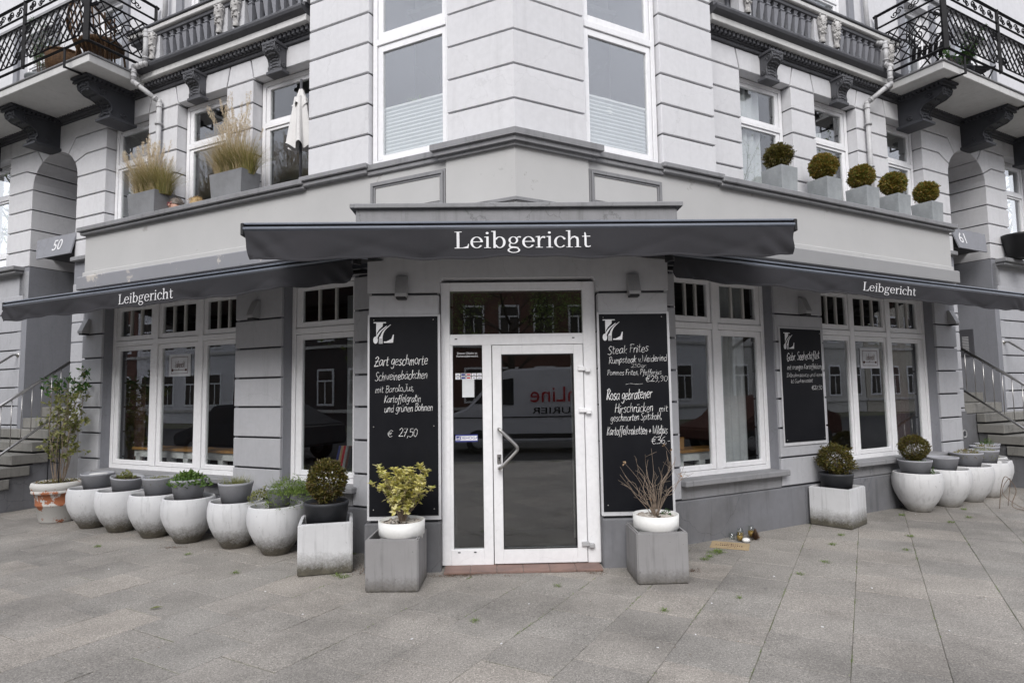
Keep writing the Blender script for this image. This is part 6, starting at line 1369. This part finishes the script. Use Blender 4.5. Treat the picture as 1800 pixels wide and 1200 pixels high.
def person(W, hair, lb, glasses, curly):
    t = thing('person', lb, 'person', W, 'people sitting at the open window')
    me = bpy.data.meshes.new('body'); V = [(0, 0, 0), (0, 0, .22), (0, 0, .42), (0, -.01, .52), (0, -.015, .60), (0, -.02, .68), (-.17, 0, .42), (-.24, -.03, .18), (-.16, -.06, .06), (.17, 0, .42), (.24, -.03, .18), (.16, -.06, .06)]
    me.from_pydata(V, [(0, 1), (1, 2), (2, 3), (3, 4), (4, 5), (2, 6), (6, 7), (7, 8), (2, 9), (9, 10), (10, 11)], []); o = bpy.data.objects.new('body', me); COL.objects.link(o)
    md = o.modifiers.new('s', 'SKIN'); rad = [.15, .15, .13, .055, .09, .08, .065, .048, .035, .065, .048, .035]
    for v, q in zip(me.skin_vertices[0].data, rad): v.radius = (q, q * .85)
    me.skin_vertices[0].data[0].use_root = True; sb = o.modifiers.new('u', 'SUBSURF'); sb.levels = 2; sb.render_levels = 2
    bpy.context.view_layer.update(); dg = bpy.context.evaluated_depsgraph_get(); me2 = bpy.data.meshes.new_from_object(o.evaluated_get(dg)); bpy.data.objects.remove(o); me2.name = 'body'; me2.materials.clear(); me2.materials.append(SKIN)
    for p in me2.polygons: p.use_smooth = True
    part('body', me2, SKIN, t, W); m = MB(); m.lathe([(.17, .0), (.165, .2), (.175, .38), (.10, .47), (.06, .5)], 24); m.xf(Matrix.Diagonal((1.1, .85, 1, 1))); part('shirt', m, CLOTH, t, W)
    h = ball_foliage(.098, 900, .03 if curly else .022, .008, 4, 1, .1); keep = [i for i, f in enumerate(h.f) if h.v[f[0]][2] > -.015 and not (h.v[f[0]][1] < -.05 and h.v[f[0]][2] < .045)]; h.f = [h.f[i] for i in keep]; h.sm = [False] * len(h.f); h.lathe([(.094, .0), (.09, .04), (.06, .082), (0, .1)], 20, (0, .012, 0)); h.xf(T(0, 0, .655)); part('hair', h, hair, t, W)
    f = MB(); f.lathe([(0, -1), (.7, -.6), (1, .2), (0, 1)], 8); f.xf(T(0, -.098, .63) @ Matrix.Diagonal((.012, .016, .022, 1))); part('nose', f, SKIN, t, W)
    f = MB()
    for sx in (-1, 1): s0 = len(f.v); f.lathe([(.016, 0), (.018, .001), (.021, 0), (.018, -.002), (.016, 0)], 16); f.xf(T(sx * .028, -.098, .652) @ RX(90), s0)
    f.bar((-.012, -.10, .652), (.012, -.10, .652), .0015)
    if glasses: part('glasses', f, REDP, t, W)
person(FL @ T(-3.44, .22, 3.585), HAIRG, 'person with short dark hair and red glasses behind the left ledge at the open window', True, False); person(FL @ T(-3.02, .22, 3.53), HAIRB, 'person with blond hair just showing above the ledge at the open window', False, True)
# wicker chairs and greenery on the left balcony
zf_ = 6.33
def basket(W, r0, r1, h, lb): 
    t = thing('wicker_basket', lb, 'basket', W); m = MB().lathe([(0, 0), (r0, 0), ((r0 + r1) / 2 * 1.1, h * .5), (r1, h), (r1 * .9, h), (r0 * .9, .03), (0, .03)], 26); part('weave', m, WICK, t); m = MB(); m.tube([(r1 * math.cos(a * .314), r1 * math.sin(a * .314), h) for a in range(20)], .016, 8, True); part('rim', m, WICK, t)
basket(FL @ T(-5.45, -.18, zf_), .20, .26, .34, 'round wicker basket on the left balcony beside the plant')
def chair(W, lb):
    t = thing('wicker_chair', lb, 'chair', W); m = MB()
    for k in range(13): a = math.pi * k / 12; p = (.30 * math.cos(a), .12 + .22 * math.sin(a), .36); m.tube([(.22 * math.cos(a), .18 * math.sin(a), 0.02), p, (.32 * math.cos(a), .16 + .26 * math.sin(a), .78 - .15 * abs(math.cos(a)))], .011, 5)
    parts('back_cane', m, WICK, t); m = MB(); m.tube(catmull([(.34 * math.cos(math.pi * k / 8), .14 + .28 * math.sin(math.pi * k / 8), .80 - .34 * abs(math.cos(math.pi * k / 8)) ** 2) for k in range(9)], 3), .018, 8); part('hoop', m, WICK, t); part('seat', MB().lathe([(0, .30), (.27, .30), (.29, .34), (.27, .38), (0, .37)], 24), WICK, t)
    m = MB(); 
    for sx, sy in ((-1, -1), (1, -1), (1, 1), (-1, 1)): m.tube([(sx * .2, sy * .18, .32), (sx * .24, sy * .2, 0)], .014, 6)
    parts('leg', m, WICK, t)
chair(FL @ T(-4.72, -.10, zf_) @ RZ(200), 'curved brown wicker chair at the corner of the left balcony')
st, tp = stems(14, .06, .95, .4, 131, .006, br=2, wig=.05); plant('balcony_plant', 'narrow leaved green shrub behind the left balcony railing', 'shrub', FL @ T(-6.35, -.05, zf_ + .25), [('branch', st, TWIG, False), ('foliage', leafy(tp, .09, .014, 12, 132, .1, .3), LDRK, True)])
pot_on(FL @ T(-6.35, -.05, 0), zf_, .17, .22, .28, CONC, 'pale round pot with the narrow leaved shrub on the left balcony')
def folding(W, lb):
    t = thing('garden_chair', lb, 'chair', W); m = MB()
    for sx in (-.22, .22): m.tube([(sx, -.2, 0), (sx, .22, .88)], .012, 6); m.tube([(sx, .22, 0), (sx, -.22, .46)], .012, 6)
    parts('leg', m, BLACK, t); m = MB()
    for k in range(6): m.box(-.22, .22, -.2 + k * .07, -.15 + k * .07, .44, .455)
    parts('seat_slat', m, BLACK, t); m = MB()
    for k in range(4): m.box(-.22, .22, .15 + k * .03, .165 + k * .03, .58 + k * .075, .64 + k * .075)
    parts('back_slat', m, BLACK, t)
folding(FR @ T(5.25, -.02, zf_) @ RZ(30), 'black folding chair at the corner of the right balcony'); folding(FR @ T(6.6, .0, zf_) @ RZ(-20), 'black folding chair further along the right balcony')
st, tp = stems(14, .06, .55, .3, 141, .005, br=2); plant('balcony_plant', 'dark leafy shrub behind the right balcony railing', 'shrub', FR @ T(5.9, -.15, zf_ + .22), [('branch', st, TWIG, False), ('foliage', leafy(tp, .07, .03, 14, 142), LDRK, True)])
pot_on(FR @ T(5.9, -.15, 0), zf_, .15, .19, .24, POTD, 'dark pot with the leafy shrub on the right balcony')
pot_on(FR @ T(8.28, .18, 0), 3.845, .20, .30, .42, AWB, 'large black tub on the ledge at the right edge')
# things inside the two bay windows
t = thing('arc_lamp', 'dark curved lamp stem inside the left bay window', 'lamp', FL @ T(.80, .34, 4.09)); part('stem', MB().tube(catmull([(.80, .34, 4.1), (.78, .34, 4.7), (.84, .34, 5.15), (1.02, .34, 5.5), (1.3, .36, 5.7)], 6), .028, 10), BLACK, t, FL)
part('base', MB().lathe([(0, 0), (.12, 0), (.12, .02), (0, .025)], 20), BLACK, t)
m = mound(260, .14, .16, .06, .03, 301); plant('window_plant', 'small green plant peeping over the blind in the left bay window', 'plant', FL @ T(.50, .28, 4.70), [('foliage', m, LGRN, True)]); pot_on(FL @ T(.50, .28, 0), 4.5, .08, .11, .2, POTW, 'small white pot behind the blind in the left bay window')
t = thing('window_lamp', 'round white lamp just above the blind in the right bay window', 'lamp', FR @ T(-.82, .28, 4.6)); part('lamp_shade', MB().lathe([(.15, 0), (.14, .10), (.10, .20), (.03, .24), (0, .245)], 24), POTW, t); part('stand', MB().tube([(0, 0, .1), (0, 0, -.5)], .012, 8), WMUL, t)
# ================================================================ INSIDE THE SHOP
def bench(W, u0, u1, y, z, lb):
    t = thing('bench', lb, 'bench', W @ T((u0 + u1) / 2, y, .3)); part('top', MB().box(u0, u1, y - .16, y + .16, z - .035, z, .004), WOOD, t, W); part('apron', MB().box(u0 + .02, u1 - .02, y - .13, y - .11, z - .13, z - .035), WFR, t, W)
    m = MB(); u = u0 + .05
    while u < u1: m.box(u, u + .09, y - .13, y - .05, .3, z - .035); u += .34
    parts('leg', m, WFR, t, W)
bench(FL, -4.5, -2.0, .55, .93, 'wooden topped white bench inside the left three-part window'); bench(FR, -.15, .95, .55, .93, 'wooden topped white bench inside the right two-part window')
single('wooden_crate', MB().box(-.16, .16, -.1, .1, 0, .14, .004), WOOD, 'small orange wooden crate on the bench inside the right two-part window', 'crate', FR @ T(.22, .55, .932))
t = thing('magazines', 'leaning magazines with coloured covers inside the single left window', 'magazines', FL @ T(-.50, .30, .785))
for k, mt in enumerate((NAVY, CARD, REDP, CONC, INK, POTD)):
    m = MB().box(-.10, .10, -.004, .004, 0, .28, .001); m.xf(T(-.05 + k * .035, 0, 0) @ RY(14)@ RZ(70)); part('magazine', m, mt, t)
single('window_shelf', MB().box(-.65, -.16, .24, .42, .74, .78, .003), WFR, 'narrow white shelf inside the single left window', 'shelf', FL)
# ================================================================ THE STREET BEHIND (seen mirrored in the panes)
def ctree(x, y, h, seed, lb, leaves=0):
    r = random.Random(seed); t = thing('street_tree', lb, 'tree', T(x, y, -.12), 'trees across the street mirrored in the panes'); tk = MB(); cr = MB(); lf = MB()
    tk.tube([(0, 0, 0), (.05, 0, h * .2), (0, .08, h * .38), (.05, 0, h * .52)], [.19, .16, .13, .09], 10)
    def grow(p, d, L, rad, lev):
        e = p + d * L; mid = p + d * L * .5 + rvec(r) * L * .08; cr.tube([p, mid, e], [rad, rad * .8, rad * .6], 5 if lev < 3 else 3)
        if lev >= 4:
            for q in range(leaves): leaf(lf, e + rvec(r) * .25, rvec(r), rvec(r), .11, .06)
            return
        for q in range(3 if lev < 3 else 2): grow(e if q else mid, (d + rvec(r) * .75 + Vector((0, 0, .12))).normalized(), L * r.uniform(.62, .82), rad * .58, lev + 1)
    for k in range(7): z = h * (.26 + .04 * k); a = k * 2.4 + r.random(); grow(Vector((0, .04, z)), Vector((math.cos(a), math.sin(a), .75)).normalized(), h * .17, .065, 0)
    part('trunk', tk, BARK, t); part('crown', cr, BARK, t); 
    if leaves: part('foliage', lf, SPRG, t)
def at(F, u, y): v = F @ Vector((u, y, 0)); return v.x, v.y
ctree(*at(FL, -10, -8.2), 11, 201, 'budding street tree mirrored in the left three-part window', 4); ctree(*at(FL, -5.5, -9), 9, 207, 'leafy street tree mirrored in the single left window', 8); ctree(*at(FR, 5.5, -9), 9, 208, 'leafy street tree mirrored in the right two-part window', 6); ctree(*at(FL, -15, -4.4), 11, 205, 'budding street tree further along the left street', 4)
ctree(*at(FR, 10, -8.2), 11, 202, 'bare branching tree mirrored in the right upper windows', 2); ctree(*at(FR, 16, -4.4), 11, 206, 'bare branching tree further along the right street', 2); ctree(1.0, -13.6, 9, 204, 'leafy tree in front of the brick house mirrored in the fanlight', 9)
def house(W, wd, dp, h, mt, lb, fl, nw):
    t = thing('town_house', lb, 'building', W); part('wall', MB().box(-wd / 2, wd / 2, -dp, 0, -.2, h), mt, t); part('cornice', MB().box(-wd / 2, wd / 2, -dp, .25, h, h + .35), WMUL, t); part('roof', MB().prism([(-dp, h + .35), (.2, h + .35), (-1.8, h + 3), (-dp, h + 3)], -wd / 2, wd / 2, 'x'), ROOFM, t)
    fm = MB().box(-.55, .55, -.02, .05, 0, 1.9).mesh('window', WFR); gm_ = MB(); gm_.box(-.45, -.04, .05, .06, .1, 1.25).box(.04, .45, .05, .06, .1, 1.25).box(-.45, .45, .05, .06, 1.33, 1.8); gme = gm_.mesh('pane', ROOM)
    for f in range(fl):
        part('string_course', MB().box(-wd / 2, wd / 2, 0, .1, 1.0 + f * 3.3 - .35, 1.0 + f * 3.3 - .2), WMUL, t)
        for k in range(nw): q = W @ T(-wd / 2 + (k + .5) * wd / nw, .001, 1.0 + f * 3.3); w_ = obj('window', fm, t, q); obj('pane', gme, w_, q)
house(T(-1.5, -21, 0), 15, 8, 10.2, BRK, 'red brick house with white windows mirrored in the door fanlight', 3, 8)
for k, (mt, lb, hh) in enumerate(((STUCO, 'cream stucco house across the left street, nearest the junction', 14), (ROOFM, 'dark slate clad house second along the left street', 13), (UP, 'whitish stucco house third along the left street', 15), (BRK, 'last brick house at the far end of the left street', 13))): house(FL @ T(-3 - 12.5 * k, -19, 0), 12.4, 8, hh - 3.8, mt, lb, 3, 6)
for k, (mt, lb, hh) in enumerate(((STUCO, 'cream stucco house across the right street, nearest the junction', 14), (UP, 'white stucco house second along the right street', 14.5), (WMUL, 'beige house third along the right street', 13), (STUCO, 'last pale house at the far end of the right street', 14))): house(FR @ T(3 + 12.5 * k, -19, 0), 12.4, 8, hh - 3.8, mt, lb, 3, 6)
for F_, s_ in ((FL, -1), (FR, 1)):
    struct('side_road', MB().box(min(s_ * 5, s_ * 60), max(s_ * 5, s_ * 60), -15, -4.6, -.02, .012), ASPH, F_)
# ---- van and cars
def wheels(t, xs, yw, r0, z0=-.12):
    for x in xs:
        for sy in (-1, 1):
            W_ = WM[t.name] @ T(x, sy * yw, r0); m = MB(); m.lathe([(r0 * .55, -.1), (r0 * .95, -.1), (r0, -.07), (r0, .07), (r0 * .95, .1), (r0 * .55, .1)], 28); m.xf(RX(90)); w_ = part('wheel', m, TYRE, t, W_)
            m = MB(); m.lathe([(0, .06), (r0 * .2, .07), (r0 * .5, .04), (r0 * .58, .09), (r0 * .58, -.09), (0, -.06)], 20); m.xf(RX(90)); part('rim', m, LAMP, w_, W_)
def vehicle(W, prof, hw_, mt, lb, cat, name, wins, wx, wr, side_ins=.06):
    t = thing(name, lb, cat, W); m = MB(); n = len(prof); rings = [(-hw_ + .0, 0), (-hw_ - .0, 1)]
    vs_ = []; top = max(z for x, z in prof); belt = top * .55
    for sy in (-1, 1):
        for x, z in prof: vs_.append((x, sy * (hw_ - max(0, z - belt) * side_ins), z))
    fs = [tuple(range(n)), tuple(range(n, 2 * n))[::-1]] + [(i, n + i, n + (i + 1) % n, (i + 1) % n) for i in range(n)]
    m.add(vs_, fs); bm = bmesh.new(); me = m.mesh('body', mt); bm.from_mesh(me); bmesh.ops.recalc_face_normals(bm, faces=bm.faces[:]); bmesh.ops.bevel(bm, geom=bm.edges[:], offset=.05, segments=3, affect='EDGES', clamp_overlap=True); bm.to_mesh(me); bm.free(); part('body', me, mt, t)
    for pl in wins:
        for sy in (-1, 1):
            v = [(x, sy * (hw_ - max(0, z - belt) * side_ins + .006), z) for x, z in pl]; part('side_window', MB().add(v, [tuple(range(len(v)))]), GLD if 0 else AWB, t)
    wheels(t, wx, hw_ - .08, wr); return t
# the van is where the door glass shows it: 11 m from the door
Wv = T(1.55, -6.5, -.12) @ RZ(3.1)
vp = [(-2.75, .35), (-2.82, .75), (-2.70, 1.10), (-2.15, 1.30), (-1.35, 2.20), (-1.0, 2.38), (2.70, 2.45), (2.82, 2.3), (2.85, .4), (2.6, .32), (-2.5, .30)]
vt = vehicle(Wv, vp, .98, VANW, 'white delivery van mirrored in the door glass with red and black lettering', 'van', 'delivery_van', [[(-1.95, 1.40), (-1.30, 2.05), (-.85, 2.12), (-.85, 1.35)]], (-1.85, 1.85), .34, .03)
part('sill', MB().box(-2.6, 2.7, .93, .99, .42, .55, .01).box(-2.6, 2.7, .985, .995, 1.0, 1.03), AWB, vt)
font_text('lettering', 'inLine', .62, REDP, vt, Wv @ T(.35, 1.005, 1.62) @ RZ(180), .003); font_text('lettering', 'KURIER', .26, AWB, vt, Wv @ T(.35, 1.01, 1.18) @ RZ(180), .003, sx=1.6)
cpf = [(-2.1, .35), (-2.15, .65), (-1.3, .88), (-.65, 1.38), (.75, 1.42), (1.7, .98), (2.1, .9), (2.15, .4)]
vehicle(FL @ T(-8.5, -5.8, .012), cpf, .86, POTD, 'dark parked car mirrored in the left shop windows', 'car', 'parked_car', [[(-1.05, .92), (-.6, 1.30), (.05, 1.33), (.05, .94)], [(.12, .94), (.12, 1.33), (.7, 1.33), (1.3, .98)]], (-1.35, 1.35), .31)
vehicle(FR @ T(8.5, -5.8, .012), cpf, .86, INK, 'dark red parked car mirrored in the right shop windows', 'car', 'parked_car', [[(-1.05, .92), (-.6, 1.30), (.05, 1.33), (.05, .94)], [(.12, .94), (.12, 1.33), (.7, 1.33), (1.3, .98)]], (-1.35, 1.35), .31)
